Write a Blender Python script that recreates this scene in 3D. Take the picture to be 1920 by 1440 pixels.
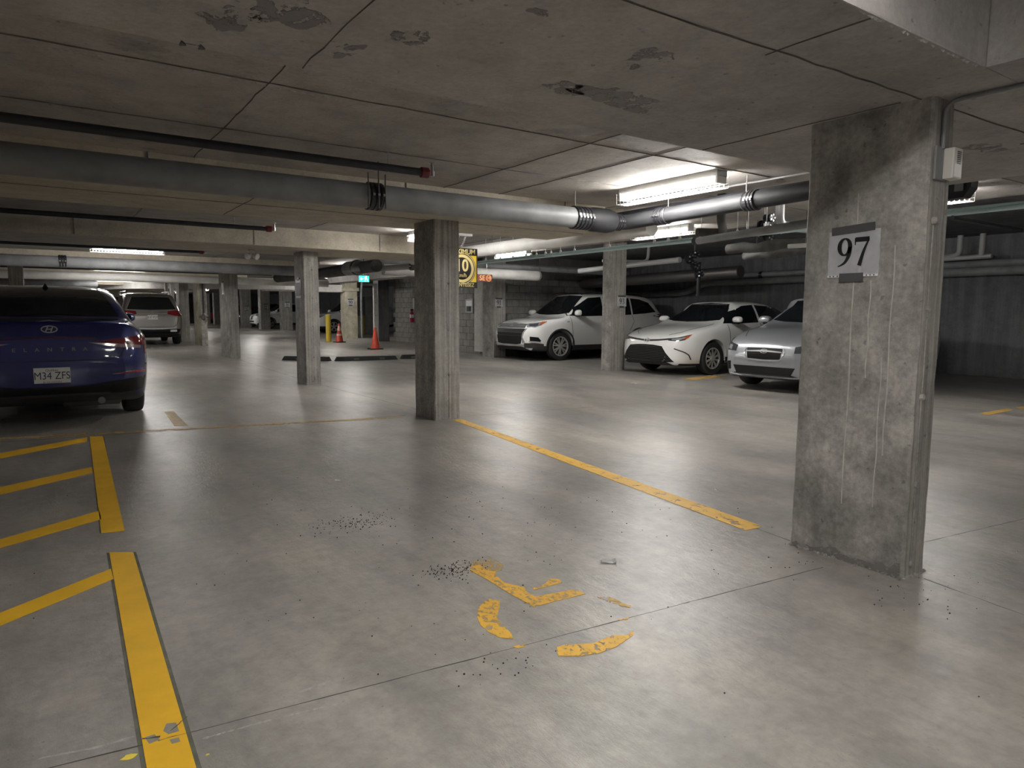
import bpy, bmesh, math, random
import numpy as np
from mathutils import Vector, Matrix
from mathutils.bvhtree import BVHTree

for o in list(bpy.data.objects):
    bpy.data.objects.remove(o)
scene = bpy.context.scene
COL = scene.collection
R = math.radians
PI = math.pi
random.seed(7)

# ---------------------------------------------------------------- camera, world, exposure
FPX, CAM_H = 1280.0, 1.2                      # focal length in pixels of a 1920 wide frame, eye height
YAW, PITCH, ROLL = R(34.5), math.atan((720 - 584) / 1280.0), R(0.25)
cam_d = bpy.data.cameras.new('camera')
cam_d.sensor_fit = 'HORIZONTAL'
cam_d.sensor_width = 36.0
cam_d.lens = 36.0 * FPX / 1920.0
cam_d.clip_start = 0.02
cam_d.clip_end = 300
cam = bpy.data.objects.new('camera', cam_d)
COL.objects.link(cam)
_F = Vector((math.sin(YAW) * math.cos(PITCH), math.cos(YAW) * math.cos(PITCH), -math.sin(PITCH)))
_R0 = Vector((math.cos(YAW), -math.sin(YAW), 0))
_U0 = _R0.cross(_F)
_R = _R0 * math.cos(ROLL) + _U0 * math.sin(ROLL)
_U = _R.cross(_F)
_m = Matrix((_R, _U, -_F)).transposed().to_4x4()
_m.translation = Vector((0, 0, CAM_H))
cam.matrix_world = _m
scene.camera = cam

def at(px, py, z=0.0):
    """point of the level plane z that the photograph shows at a pixel (a survey of the floor and ceiling marks)"""
    d = _F + _R * ((px - 960) / FPX) - _U * ((py - 720) / FPX)
    t = (z - CAM_H) / d.z
    return Vector((0, 0, CAM_H)) + d * t

world = bpy.data.worlds.new('world')
scene.world = world
world.use_nodes = True
world.node_tree.nodes['Background'].inputs[0].default_value = (0.02, 0.022, 0.03, 1)
world.node_tree.nodes['Background'].inputs[1].default_value = 0.3
scene.view_settings.view_transform = 'Standard'
scene.view_settings.look = 'None'
scene.view_settings.gamma = 1.0
scene.view_settings.use_curve_mapping = False
scene.view_settings.exposure = 0.62
LAMP_POWER = 120.0                              # emission strength of the fluorescent tubes

# ---------------------------------------------------------------- materials
MATS = {}

def new_mat(name):
    m = bpy.data.materials.new(name)
    m.use_nodes = True
    nt = m.node_tree
    b = nt.nodes['Principled BSDF']
    MATS[name] = m
    return m, nt, b

def plain(name, col, rough=0.5, metal=0.0, coat=0.0, spec=0.5, emit=None, estr=0.0, vary=0.0, vscale=8.0, bump=0.0):
    m, nt, b = new_mat(name)
    b.inputs['Base Color'].default_value = (*col, 1)
    b.inputs['Roughness'].default_value = rough
    b.inputs['Metallic'].default_value = metal
    b.inputs['Coat Weight'].default_value = coat
    b.inputs['Coat Roughness'].default_value = 0.04
    b.inputs['Specular IOR Level'].default_value = spec
    if emit:
        b.inputs['Emission Color'].default_value = (*emit, 1)
        b.inputs['Emission Strength'].default_value = estr
    if vary > 0 or bump > 0:
        tc = nt.nodes.new('ShaderNodeTexCoord')
        n = nt.nodes.new('ShaderNodeTexNoise')
        n.inputs['Scale'].default_value = vscale
        n.inputs['Detail'].default_value = 6
        nt.links.new(tc.outputs['Object'], n.inputs['Vector'])
        if vary > 0:
            r = nt.nodes.new('ShaderNodeValToRGB')
            r.color_ramp.elements[0].position = 0.3
            r.color_ramp.elements[1].position = 0.7
            r.color_ramp.elements[0].color = (*[c * (1 - vary) for c in col], 1)
            r.color_ramp.elements[1].color = (*[min(1, c * (1 + vary)) for c in col], 1)
            nt.links.new(n.outputs['Fac'], r.inputs['Fac'])
            nt.links.new(r.outputs['Color'], b.inputs['Base Color'])
        if bump > 0:
            bp = nt.nodes.new('ShaderNodeBump')
            bp.inputs['Distance'].default_value = bump
            nt.links.new(n.outputs['Fac'], bp.inputs['Height'])
            nt.links.new(bp.outputs['Normal'], b.inputs['Normal'])
    return m

def noise(nt, vec, scale, detail=6, rough=0.55, dist=0.0):
    n = nt.nodes.new('ShaderNodeTexNoise')
    n.inputs['Scale'].default_value = scale
    n.inputs['Detail'].default_value = detail
    n.inputs['Roughness'].default_value = rough
    n.inputs['Distortion'].default_value = dist
    nt.links.new(vec, n.inputs['Vector'])
    return n.outputs['Fac']

def ramp(nt, fac, stops):
    r = nt.nodes.new('ShaderNodeValToRGB')
    e = r.color_ramp.elements
    while len(e) < len(stops):
        e.new(0.5)
    for i, (p, c) in enumerate(stops):
        e[i].position = p
        e[i].color = (*c, 1) if isinstance(c, tuple) else (c, c, c, 1)
    nt.links.new(fac, r.inputs['Fac'])
    return r.outputs['Color']

def mixc(nt, mode, fac, a, b):
    n = nt.nodes.new('ShaderNodeMix')
    n.data_type = 'RGBA'
    n.blend_type = mode
    for s, v in ((0, fac), (6, a), (7, b)):
        if isinstance(v, (int, float)):
            n.inputs[s].default_value = v if s == 0 else (v, v, v, 1)
        elif isinstance(v, tuple):
            n.inputs[s].default_value = (*v, 1)
        else:
            nt.links.new(v, n.inputs[s])
    return n.outputs[2]

def scaled(nt, vec, s):
    n = nt.nodes.new('ShaderNodeVectorMath')
    n.operation = 'MULTIPLY'
    n.inputs[1].default_value = s
    nt.links.new(vec, n.inputs[0])
    return n.outputs[0]

def concrete(name, base, stain=None, stain_at=0.62, streak=0.0, streak_dir=(9, 9, 0.35), rough=(0.6, 0.9), bump=0.004, big=0.5, contrast=0.25, spec=0.4, fine=0.2, tint=(1.0, 0.985, 0.965)):
    m, nt, b = new_mat(name)
    g = nt.nodes.new('ShaderNodeNewGeometry')
    pos = g.outputs['Position']
    lo = tuple(c * (1 - contrast) for c in base)
    hi = tuple(min(1, c * (1 + contrast) * t) for c, t in zip(base, tint))
    c1 = ramp(nt, noise(nt, pos, big, 5, 0.6, 0.6), [(0.3, lo), (0.7, hi)])
    c2 = ramp(nt, noise(nt, pos, 5.5, 8, 0.62), [(0.3, 1 - fine), (0.72, 1 + fine * 0.55)])
    col = mixc(nt, 'MULTIPLY', 1.0, c1, c2)
    c3 = ramp(nt, noise(nt, pos, 38, 6, 0.7), [(0.3, 1 - fine * 0.9), (0.7, 1 + fine * 0.4)])
    col = mixc(nt, 'MULTIPLY', 1.0, col, c3)
    pit = ramp(nt, noise(nt, pos, 30, 2, 0.4), [(0.24, 0.5), (0.29, 1.0)])
    col = mixc(nt, 'MULTIPLY', 0.8, col, pit)
    if streak > 0:
        s = ramp(nt, noise(nt, scaled(nt, pos, streak_dir), 1.6, 5, 0.6), [(0.35, 1 - streak), (0.65, 1 + streak)])
        col = mixc(nt, 'MULTIPLY', 1.0, col, s)
    if stain:
        f = ramp(nt, noise(nt, scaled(nt, pos, (0.8, 1.1, 1)), 0.75, 9, 0.68, 0.4), [(stain_at, 0.0), (stain_at + 0.04, 1.0)])
        col = mixc(nt, 'MIX', f, col, mixc(nt, 'MULTIPLY', 1.0, col, stain))
    nt.links.new(col, b.inputs['Base Color'])
    rr = ramp(nt, noise(nt, pos, 2.2, 6, 0.6), [(0.3, rough[0]), (0.7, rough[1])])
    nt.links.new(rr, b.inputs['Roughness'])
    b.inputs['Specular IOR Level'].default_value = spec
    bp = nt.nodes.new('ShaderNodeBump')
    bp.inputs['Distance'].default_value = bump
    bp.inputs['Strength'].default_value = 0.6
    h = noise(nt, pos, 22, 8, 0.65)
    nt.links.new(h, bp.inputs['Height'])
    nt.links.new(bp.outputs['Normal'], b.inputs['Normal'])
    return m

def floor_material():
    m, nt, b = new_mat('floor_concrete')
    g = nt.nodes.new('ShaderNodeNewGeometry')
    pos = g.outputs['Position']
    c1 = ramp(nt, noise(nt, scaled(nt, pos, (1, 0.55, 1)), 0.55, 6, 0.55, 0.1), [(0.3, (0.245, 0.234, 0.222)), (0.5, (0.33, 0.311, 0.29)), (0.72, (0.43, 0.402, 0.368))])
    c2 = ramp(nt, noise(nt, scaled(nt, pos, (2.4, 0.6, 1)), 1.3, 8, 0.6, 0.1), [(0.34, 0.74), (0.66, 1.12)])
    col = mixc(nt, 'MULTIPLY', 1.0, c1, c2)
    c3 = ramp(nt, noise(nt, pos, 13, 9, 0.75), [(0.32, 0.74), (0.68, 1.16)])
    col = mixc(nt, 'MULTIPLY', 1.0, col, c3)
    # tyre-polished darker tracks and small dark specks
    sp = ramp(nt, noise(nt, pos, 55, 2, 0.5), [(0.25, 0.45), (0.3, 1.0)])
    col = mixc(nt, 'MULTIPLY', 0.6, col, sp)
    pt = ramp(nt, noise(nt, scaled(nt, pos, (1.2, 0.9, 1)), 1.1, 8, 0.62, 0.1), [(0.46, 0.0), (0.68, 1.0)])
    col = mixc(nt, 'MIX', pt, col, mixc(nt, 'MULTIPLY', 1.0, col, (1.22, 1.2, 1.15)))
    nt.links.new(col, b.inputs['Base Color'])
    rr = ramp(nt, noise(nt, scaled(nt, pos, (1.0, 0.8, 1)), 2.6, 8, 0.65), [(0.28, 0.285), (0.5, 0.31), (0.75, 0.42)])
    nt.links.new(rr, b.inputs['Roughness'])
    b.inputs['Specular IOR Level'].default_value = 0.7
    bp = nt.nodes.new('ShaderNodeBump')
    bp.inputs['Distance'].default_value = 0.006
    bp.inputs['Strength'].default_value = 0.5
    h1 = noise(nt, scaled(nt, pos, (1, 0.45, 1)), 26, 8, 0.7, 0.3)
    nt.links.new(h1, bp.inputs['Height'])
    nt.links.new(bp.outputs['Normal'], b.inputs['Normal'])
    return m

def worn_paint(name, col, keep, scale=14.0):
    """yellow floor paint, flaked away in patches where KEEP (0..1) runs out"""
    m, nt, b = new_mat(name)
    g = nt.nodes.new('ShaderNodeNewGeometry')
    pos = g.outputs['Position']
    c = ramp(nt, noise(nt, pos, 4.0, 8, 0.65), [(0.3, tuple(v * 0.82 for v in col)), (0.65, col)])
    nt.links.new(c, b.inputs['Base Color'])
    b.inputs['Roughness'].default_value = 0.5
    b.inputs['Specular IOR Level'].default_value = 0.4
    tr = nt.nodes.new('ShaderNodeBsdfTransparent')
    mx = nt.nodes.new('ShaderNodeMixShader')
    f = ramp(nt, noise(nt, scaled(nt, pos, (1, 0.8, 1)), scale, 9, 0.74, 0.4), [(keep, 1.0), (keep + 0.02, 0.0)])
    nt.links.new(f, mx.inputs['Fac'])
    nt.links.new(tr.outputs[0], mx.inputs[1])
    nt.links.new(b.outputs[0], mx.inputs[2])
    nt.links.new(mx.outputs[0], nt.nodes['Material Output'].inputs['Surface'])
    return m

floor_material()
concrete('slab_concrete', (0.41, 0.385, 0.36), stain=(0.66, 0.66, 0.68), stain_at=0.60, bump=0.006, contrast=0.22)
concrete('band_concrete', (0.40, 0.383, 0.373), stain=(0.62, 0.62, 0.66), stain_at=0.62, bump=0.004, contrast=0.2)
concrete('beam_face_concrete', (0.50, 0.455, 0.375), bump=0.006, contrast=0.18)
concrete('column_concrete', (0.37, 0.355, 0.34), streak=0.10, stain=(0.72, 0.72, 0.72), stain_at=0.58, bump=0.009, big=2.2, contrast=0.34, fine=0.38)
concrete('board_concrete', (0.36, 0.345, 0.325), streak=0.3, streak_dir=(26, 26, 0.5), bump=0.008, big=1.2, contrast=0.18)
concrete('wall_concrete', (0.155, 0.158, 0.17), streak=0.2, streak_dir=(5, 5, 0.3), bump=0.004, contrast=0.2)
concrete('block_concrete', (0.26, 0.252, 0.24), bump=0.006, big=2.5, contrast=0.2)
concrete('mortar', (0.13, 0.128, 0.125), bump=0.003)
concrete('white_painted_concrete', (0.62, 0.61, 0.60), bump=0.003, contrast=0.12)
concrete('yellowed_concrete', (0.50, 0.47, 0.37), stain=(0.6, 0.58, 0.5), stain_at=0.55, bump=0.003, big=2.0)
plain('joint_dark', (0.07, 0.065, 0.06), 0.9, vary=0.3, vscale=12)
plain('seam_dark', (0.14, 0.132, 0.125), 0.9, vary=0.3, vscale=9)
plain('crust_white', (0.42, 0.41, 0.40), 0.9, vary=0.2, vscale=30, bump=0.004)
worn_paint('paint_yellow', (0.90, 0.52, 0.03), 0.68, 9)
worn_paint('paint_yellow_worn', (0.88, 0.51, 0.05), 0.56, 16)
worn_paint('paint_yellow_faint', (0.66, 0.42, 0.12), 0.50, 20)
worn_paint('paint_orange_dim', (0.62, 0.40, 0.12), 0.60, 9)
plain('paint_edge', (0.11, 0.11, 0.085), 0.8, vary=0.3, vscale=14)
plain('paint_fleck', (0.92, 0.75, 0.10), 0.55)
plain('pipe_iron', (0.03, 0.031, 0.034), 0.6, spec=0.3, vary=0.2, vscale=5)
plain('pipe_grey', (0.235, 0.24, 0.25), 0.5, vary=0.2, vscale=5)
plain('pipe_white', (0.62, 0.61, 0.59), 0.5, vary=0.12, vscale=4)
plain('pipe_pvc', (0.38, 0.38, 0.38), 0.35)
plain('pipe_black', (0.02, 0.021, 0.028), 0.55, vary=0.3, vscale=8)
plain('pipe_teal', (0.60, 0.80, 0.83), 0.4)
plain('pipe_red', (0.12, 0.008, 0.014), 0.4)
plain('clamp_black', (0.018, 0.018, 0.022), 0.45)
plain('steel', (0.55, 0.55, 0.56), 0.3, metal=1.0)
plain('steel_dark', (0.18, 0.17, 0.17), 0.45, metal=0.8)
plain('lamp_housing', (0.75, 0.75, 0.74), 0.45)
plain('tube_glow', (1, 1, 1), 0.4, emit=(1.0, 0.975, 0.925), estr=LAMP_POWER)
plain('guard_wire', (0.8, 0.8, 0.78), 0.4)
plain('plastic_white', (0.66, 0.64, 0.60), 0.45)
plain('plastic_grey', (0.22, 0.22, 0.225), 0.5)
plain('plastic_dark', (0.03, 0.03, 0.034), 0.5)
plain('paper', (0.86, 0.86, 0.90), 0.35, vary=0.06, vscale=20, bump=0.002)
plain('ink', (0.012, 0.012, 0.014), 0.4)
plain('tape', (0.075, 0.072, 0.075), 0.4)
plain('sign_yellow', (0.72, 0.50, 0.03), 0.4)
plain('sign_cream', (0.62, 0.50, 0.22), 0.45)
plain('sign_black', (0.014, 0.013, 0.012), 0.4)
plain('sign_orange', (0.75, 0.16, 0.02), 0.45)
plain('sign_brown', (0.10, 0.018, 0.008), 0.45)
plain('sign_amber', (0.85, 0.38, 0.16), 0.45)
plain('sign_green', (0.0, 0.25, 0.2), 0.4, emit=(0.05, 0.75, 0.62), estr=1.1)
plain('sign_glow', (0.8, 0.9, 0.9), 0.4, emit=(0.75, 1.0, 0.95), estr=1.2)
plain('cone_orange', (0.45, 0.05, 0.025), 0.5, vary=0.15, vscale=9)
plain('cone_band', (0.62, 0.42, 0.36), 0.4)
plain('rubber', (0.018, 0.018, 0.019), 0.75)
plain('rubber_block', (0.014, 0.018, 0.02), 0.7)
plain('bollard_yellow', (0.55, 0.42, 0.04), 0.5)
plain('extinguisher_red', (0.42, 0.01, 0.02), 0.3)
plain('foil', (0.85, 0.85, 0.85), 0.3)
plain('lagging', (0.075, 0.073, 0.07), 0.8, vary=0.3, vscale=9, bump=0.01)
plain('drip', (0.46, 0.44, 0.41), 0.85, vary=0.2, vscale=20)
plain('bar_dark_red', (0.045, 0.003, 0.006), 0.2, coat=1.0)
worn_paint('stain_dark', (0.20, 0.19, 0.19), 0.50, 9)
worn_paint('paint_symbol', (0.88, 0.51, 0.06), 0.53, 42)
worn_paint('base_damp', (0.20, 0.192, 0.183), 0.53, 30)
worn_paint('paint_symbol_faint', (0.72, 0.44, 0.09), 0.47, 48)
plain('grit', (0.035, 0.034, 0.033), 0.9)
plain('duct_grey', (0.30, 0.30, 0.30), 0.5, metal=0.3)
plain('carpaint_blue', (0.0015, 0.0075, 0.10), 0.4, metal=0.3, coat=1.0)
plain('carpaint_white', (0.88, 0.88, 0.87), 0.3, coat=1.0)
plain('carpaint_silver', (0.46, 0.48, 0.52), 0.32, metal=0.55, coat=1.0)
plain('carpaint_grey', (0.30, 0.29, 0.28), 0.35, metal=0.6, coat=1.0)
plain('carpaint_red', (0.32, 0.01, 0.02), 0.32, coat=1.0)
plain('carpaint_black', (0.01, 0.01, 0.012), 0.3, coat=1.0)
plain('car_glass', (0.008, 0.010, 0.012), 0.04, spec=0.6)
plain('car_black', (0.006, 0.006, 0.007), 0.5, spec=0.25)
plain('car_trim', (0.03, 0.03, 0.033), 0.55)
plain('chrome', (0.85, 0.86, 0.88), 0.25, metal=0.7)
plain('tail_red', (0.17, 0.005, 0.01), 0.12, coat=1.0)
plain('tail_clear', (0.32, 0.24, 0.24), 0.12, coat=1.0)
plain('head_clear', (0.42, 0.44, 0.46), 0.08, metal=0.5, coat=1.0)
plain('head_dark', (0.05, 0.052, 0.06), 0.1, coat=1.0)
plain('amber', (0.42, 0.09, 0.02), 0.2, coat=1.0)
plain('rim_alloy', (0.52, 0.51, 0.50), 0.4, metal=0.6)
plain('rim_dark', (0.02, 0.02, 0.022), 0.5)
plain('plate_white', (0.62, 0.62, 0.60), 0.4)
plain('plate_ink', (0.015, 0.02, 0.07), 0.4)

# ---------------------------------------------------------------- object helpers
def tag(o, label=None, cat=None, group=None, kind=None):
    if label: o['label'] = label
    if cat: o['category'] = cat
    if group: o['group'] = group
    if kind: o['kind'] = kind
    return o

def thing(name, label, cat, loc=(0, 0, 0), rz=0.0, group=None):
    o = bpy.data.objects.new(name, None)
    o.empty_display_size = 0.1
    COL.objects.link(o)
    o.location = loc
    o.rotation_euler = (0, 0, rz)
    return tag(o, label, cat, group)

def link(name, me, mat=None, parent=None, loc=None, rot=None):
    o = bpy.data.objects.new(name, me)
    COL.objects.link(o)
    if mat is not None and not me.materials:
        me.materials.append(MATS[mat])
    if parent is not None:
        o.parent = parent
    if loc is not None:
        o.location = loc
    if rot is not None:
        o.rotation_euler = rot
    return o

def obj(name, bm, mat, parent=None, loc=None, rot=None, smooth=False):
    me = bpy.data.meshes.new(name)
    bmesh.ops.recalc_face_normals(bm, faces=bm.faces)
    bm.to_mesh(me)
    bm.free()
    if smooth:
        for p in me.polygons:
            p.use_smooth = True
        try:
            me.set_sharp_from_angle(angle=R(40))
        except Exception:
            pass
    return link(name, me, mat, parent, loc, rot)

def BM():
    return bmesh.new()

def add_box(bm, x0, x1, y0, y1, z0, z1, bevel=0.0):
    vs = [bm.verts.new((x, y, z)) for z in (z0, z1) for x, y in ((x0, y0), (x1, y0), (x1, y1), (x0, y1))]
    fs = [bm.faces.new([vs[i] for i in f]) for f in ((3, 2, 1, 0), (4, 5, 6, 7), (0, 1, 5, 4), (1, 2, 6, 5), (2, 3, 7, 6), (3, 0, 4, 7))]
    if bevel > 0:
        es = list({e for f in fs for e in f.edges})
        bmesh.ops.bevel(bm, geom=es, offset=bevel, segments=2, profile=0.6, affect='EDGES')
    return bm

def box(x0, x1, y0, y1, z0, z1, bevel=0.0):
    return add_box(BM(), x0, x1, y0, y1, z0, z1, bevel)

def add_tube(bm, pts, r, seg=14, cap=True, fillet=0.0):
    pts = [Vector(p) for p in pts]
    rs = r if isinstance(r, (list, tuple)) else [r] * len(pts)
    if fillet > 0 and len(pts) > 2:
        q, qr = [pts[0]], [rs[0]]
        for i in range(1, len(pts) - 1):
            a, b, c = pts[i - 1], pts[i], pts[i + 1]
            d1, d2 = (a - b), (c - b)
            t = min(fillet, d1.length * 0.45, d2.length * 0.45)
            p1, p2 = b + d1.normalized() * t, b + d2.normalized() * t
            for k in range(7):
                s = k / 6
                q.append(p1 * (1 - s) ** 2 + b * 2 * s * (1 - s) + p2 * s * s)
                qr.append(rs[i])
        q.append(pts[-1]); qr.append(rs[-1])
        pts, rs = q, qr
    rings = []
    prev = None
    for i, p in enumerate(pts):
        if i == 0: t = pts[1] - pts[0]
        elif i == len(pts) - 1: t = pts[-1] - pts[-2]
        else: t = (pts[i + 1] - p).normalized() + (p - pts[i - 1]).normalized()
        t.normalize()
        if prev is None:
            u = t.orthogonal().normalized()
        else:
            u = (prev - t * prev.dot(t)).normalized()
        prev = u
        v = t.cross(u)
        rings.append([bm.verts.new(p + (u * math.cos(2 * PI * k / seg) + v * math.sin(2 * PI * k / seg)) * rs[i]) for k in range(seg)])
    for a, b in zip(rings, rings[1:]):
        for k in range(seg):
            bm.faces.new((a[k], a[(k + 1) % seg], b[(k + 1) % seg], b[k]))
    if cap:
        bm.faces.new(list(reversed(rings[0])))
        bm.faces.new(rings[-1])
    return bm

def tube(pts, r, seg=14, fillet=0.0):
    return add_tube(BM(), pts, r, seg, True, fillet)

def add_lathe(bm, prof, seg=24, axis='Z', center=(0, 0, 0)):
    """prof: list of (radius, height)"""
    c = Vector(center)
    rings = []
    for r, h in prof:
        ring = []
        for k in range(seg):
            a = 2 * PI * k / seg
            if axis == 'Z': p = Vector((r * math.cos(a), r * math.sin(a), h))
            elif axis == 'Y': p = Vector((r * math.cos(a), h, r * math.sin(a)))
            else: p = Vector((h, r * math.cos(a), r * math.sin(a)))
            ring.append(bm.verts.new(c + p))
        rings.append(ring)
    for a, b in zip(rings, rings[1:]):
        for k in range(seg):
            bm.faces.new((a[k], a[(k + 1) % seg], b[(k + 1) % seg], b[k]))
    bm.faces.new(list(reversed(rings[0])))
    bm.faces.new(rings[-1])
    return bm

def lathe(prof, seg=24, axis='Z', center=(0, 0, 0)):
    return add_lathe(BM(), prof, seg, axis, center)

def add_prism(bm, pts, z0, z1):
    """polygon (x, y) extruded from z0 to z1"""
    a = [bm.verts.new((x, y, z0)) for x, y in pts]
    b = [bm.verts.new((x, y, z1)) for x, y in pts]
    n = len(pts)
    bm.faces.new(list(reversed(a)))
    bm.faces.new(b)
    for i in range(n):
        bm.faces.new((a[i], a[(i + 1) % n], b[(i + 1) % n], b[i]))
    return bm

def prism(pts, z0, z1):
    return add_prism(BM(), pts, z0, z1)

def copy_tree(o, parent=None):
    c = o.copy()
    COL.objects.link(c)
    if parent is not None:
        c.parent = parent
    for ch in o.children:
        copy_tree(ch, c)
    return c

def text_mesh(body, size, depth=0.002, space=1.0, bold=0.0):
    cu = bpy.data.curves.new('lettering', 'FONT')
    cu.body = body
    cu.size = size
    cu.extrude = depth / 2
    cu.align_x = 'CENTER'
    cu.align_y = 'CENTER'
    cu.space_character = space
    cu.resolution_u = 4
    cu.offset = bold * size
    o = bpy.data.objects.new('lettering', cu)
    COL.objects.link(o)
    dg = bpy.context.evaluated_depsgraph_get()
    me = bpy.data.meshes.new_from_object(o.evaluated_get(dg))
    bpy.data.objects.remove(o)
    me.materials.clear()
    return me

def add_text(name, body, size, mat, parent, loc, rot, depth=0.002, sx=1.0, bold=0.0, space=1.0):
    me = text_mesh(body, size, depth, space, bold)
    o = link(name, me, mat, parent, loc, rot)
    o.scale = (sx, 1, 1)
    return o

FACE_SOUTH = (PI / 2, 0, 0)            # readable when looking along +Y
FACE_WEST = (PI / 2, 0, -PI / 2)       # readable when looking along +X
FACE_EAST = (PI / 2, 0, PI / 2)

def smooth_path(pts, n=8):
    out = []
    m = len(pts)
    for i in range(m - 1):
        p0, p1, p2, p3 = pts[max(i - 1, 0)], pts[i], pts[i + 1], pts[min(i + 2, m - 1)]
        for k in range(n):
            t = k / n
            out.append(tuple(0.5 * ((2 * b) + (c - a) * t + (2 * a - 5 * b + 4 * c - d) * t * t + (3 * b - a - 3 * c + d) * t ** 3) for a, b, c, d in zip(p0, p1, p2, p3)))
    out.append(pts[-1])
    return out

# bold serif numerals as strokes (x, y, width) in a box one unit high
def _ell(cx, cy, rx, ry, a0, a1, thick, thin, n=24):
    return [(cx + rx * math.cos(R(a0 + (a1 - a0) * k / n)), cy + ry * math.sin(R(a0 + (a1 - a0) * k / n)), thin + (thick - thin) * abs(math.cos(R(a0 + (a1 - a0) * k / n))) ** 1.3) for k in range(n + 1)]
DIGITS = {
    '0': [_ell(.28, .5, .19, .46, 0, 360, .15, .05)],
    '1': [[(.29, .02, .14), (.29, .98, .14)], [(.10, .84, .035), (.27, .95, .09)], [(.10, .02, .05), (.48, .02, .05)]],
    '2': [smooth_path([(.10, .72, .12), (.20, .93, .07), (.36, .90, .12), (.42, .70, .15), (.30, .42, .09), (.08, .07, .06)]), [(.07, .07, .14), (.50, .07, .14)]],
    '3': [smooth_path([(.08, .82, .06), (.24, .95, .07), (.40, .80, .13), (.32, .60, .08), (.20, .53, .05)]), smooth_path([(.20, .53, .05), (.38, .46, .09), (.45, .27, .14), (.30, .05, .07), (.08, .06, .10)])],
    '4': [[(.36, .0, .14), (.36, .98, .14)], [(.36, .95, .05), (.05, .30, .05)], [(.04, .28, .10), (.54, .28, .10)]],
    '6': [_ell(.28, .31, .19, .28, 0, 360, .14, .05), smooth_path([(.10, .32, .12), (.14, .62, .12), (.28, .86, .08), (.48, .98, .03)])],
    '7': [[(.05, .90, .16), (.53, .90, .16)], smooth_path([(.52, .90, .05), (.36, .52, .09), (.22, .02, .14)]), [(.05, .95, .05), (.05, .72, .03)]],
    '8': [_ell(.28, .74, .16, .22, 0, 360, .12, .05), _ell(.28, .27, .19, .25, 0, 360, .14, .05)],
    '9': [_ell(.28, .68, .19, .28, 0, 360, .15, .05), smooth_path([(.47, .68, .14), (.44, .40, .13), (.30, .14, .09), (.06, .01, .03)])],
}

def add_ribbon(bm, path, z0, z1):
    n = len(path)
    L, Rr = [], []
    for i, (x, y, w) in enumerate(path):
        a = path[max(i - 1, 0)]; b = path[min(i + 1, n - 1)]
        if i in (0, n - 1) and abs(path[0][0] - path[-1][0]) < 1e-6 and abs(path[0][1] - path[-1][1]) < 1e-6 and n > 3:
            a, b = path[-2], path[1]
        d = Vector((b[0] - a[0], b[1] - a[1])).normalized()
        L.append((x - d.y * w / 2, y + d.x * w / 2)); Rr.append((x + d.y * w / 2, y - d.x * w / 2))
    for i in range(n - 1):
        add_prism(bm, [L[i], Rr[i], Rr[i + 1], L[i + 1]], z0, z1)

def numerals(text, height, depth=0.001):
    bm = BM()
    ox = 0.0
    for ch in text:
        for st in DIGITS[ch]:
            add_ribbon(bm, [(x + ox, y, w) for x, y, w in st], 0, 1)
        ox += 0.60
    w = ox - 0.04
    for v in bm.verts:
        v.co = Vector(((v.co.x - w / 2) * height, (v.co.y - 0.5) * height, v.co.z * depth))
    return bm

def number_sign(num, label, loc, rot, w=0.24, h=0.20, tape_bottom=True, digit=0.62, tilt=0.0, big=False):
    """sheet of paper taped to a column; the sheet lies in its local XY plane"""
    t = thing('number_sign', label, 'sign', loc)
    t.rotation_euler = rot
    me_ = BM()
    nx, ny = 10, 8
    g = [[me_.verts.new((-w / 2 + w * i / nx + 0.0015 * math.sin(j * 2.3), -h / 2 + h * j / ny + 0.0012 * math.sin(i * 1.7 + 1), 0.004 + 0.0025 * math.sin(i * 1.3) * math.cos(j * 1.1))) for i in range(nx + 1)] for j in range(ny + 1)]
    for j in range(ny):
        for i in range(nx):
            me_.faces.new((g[j][i], g[j][i + 1], g[j + 1][i + 1], g[j + 1][i]))
    bmesh.ops.solidify(me_, geom=me_.faces[:], thickness=0.001)
    obj('paper_sheet', me_, 'paper', t)
    obj('numeral', numerals(num, h * digit), 'ink', t, (0, 0.004, 0.0075))
    obj('tape_strip', box(-w * 0.42, w * 0.42, h * 0.44, h * 0.62, 0.006, 0.0085), 'tape', t, rot=(0, 0, tilt))
    if tape_bottom:
        obj('tape_strip', box(-w * 0.25, w * 0.22, -h * 0.66, -h * 0.46, 0.006, 0.0085), 'tape', t)
    if big:
        b = BM()
        add_box(b, -w * 0.5, w * 0.49, -h * 0.545, -h * 0.495, 0.003, 0.005)
        s = obj('sleeve_edge', b, 'paper', t)
        bh = BM()
        for k in (-0.44, -0.37, -0.29, 0.28, 0.35, 0.42):
            add_lathe(bh, [(0.0035, 0.0052), (0.0035, 0.0058)], 8, 'Z', (w * k, -h * 0.52, 0))
        obj('punched_hole', bh, 'tape', s)['kind'] = 'stuff'
    return t

# ---------------------------------------------------------------- the setting
def struct(name, bm, mat, parent=None, smooth=False):
    o = obj(name, bm, mat, parent, smooth=smooth)
    if parent is None:
        o['kind'] = 'structure'
    return o

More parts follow.
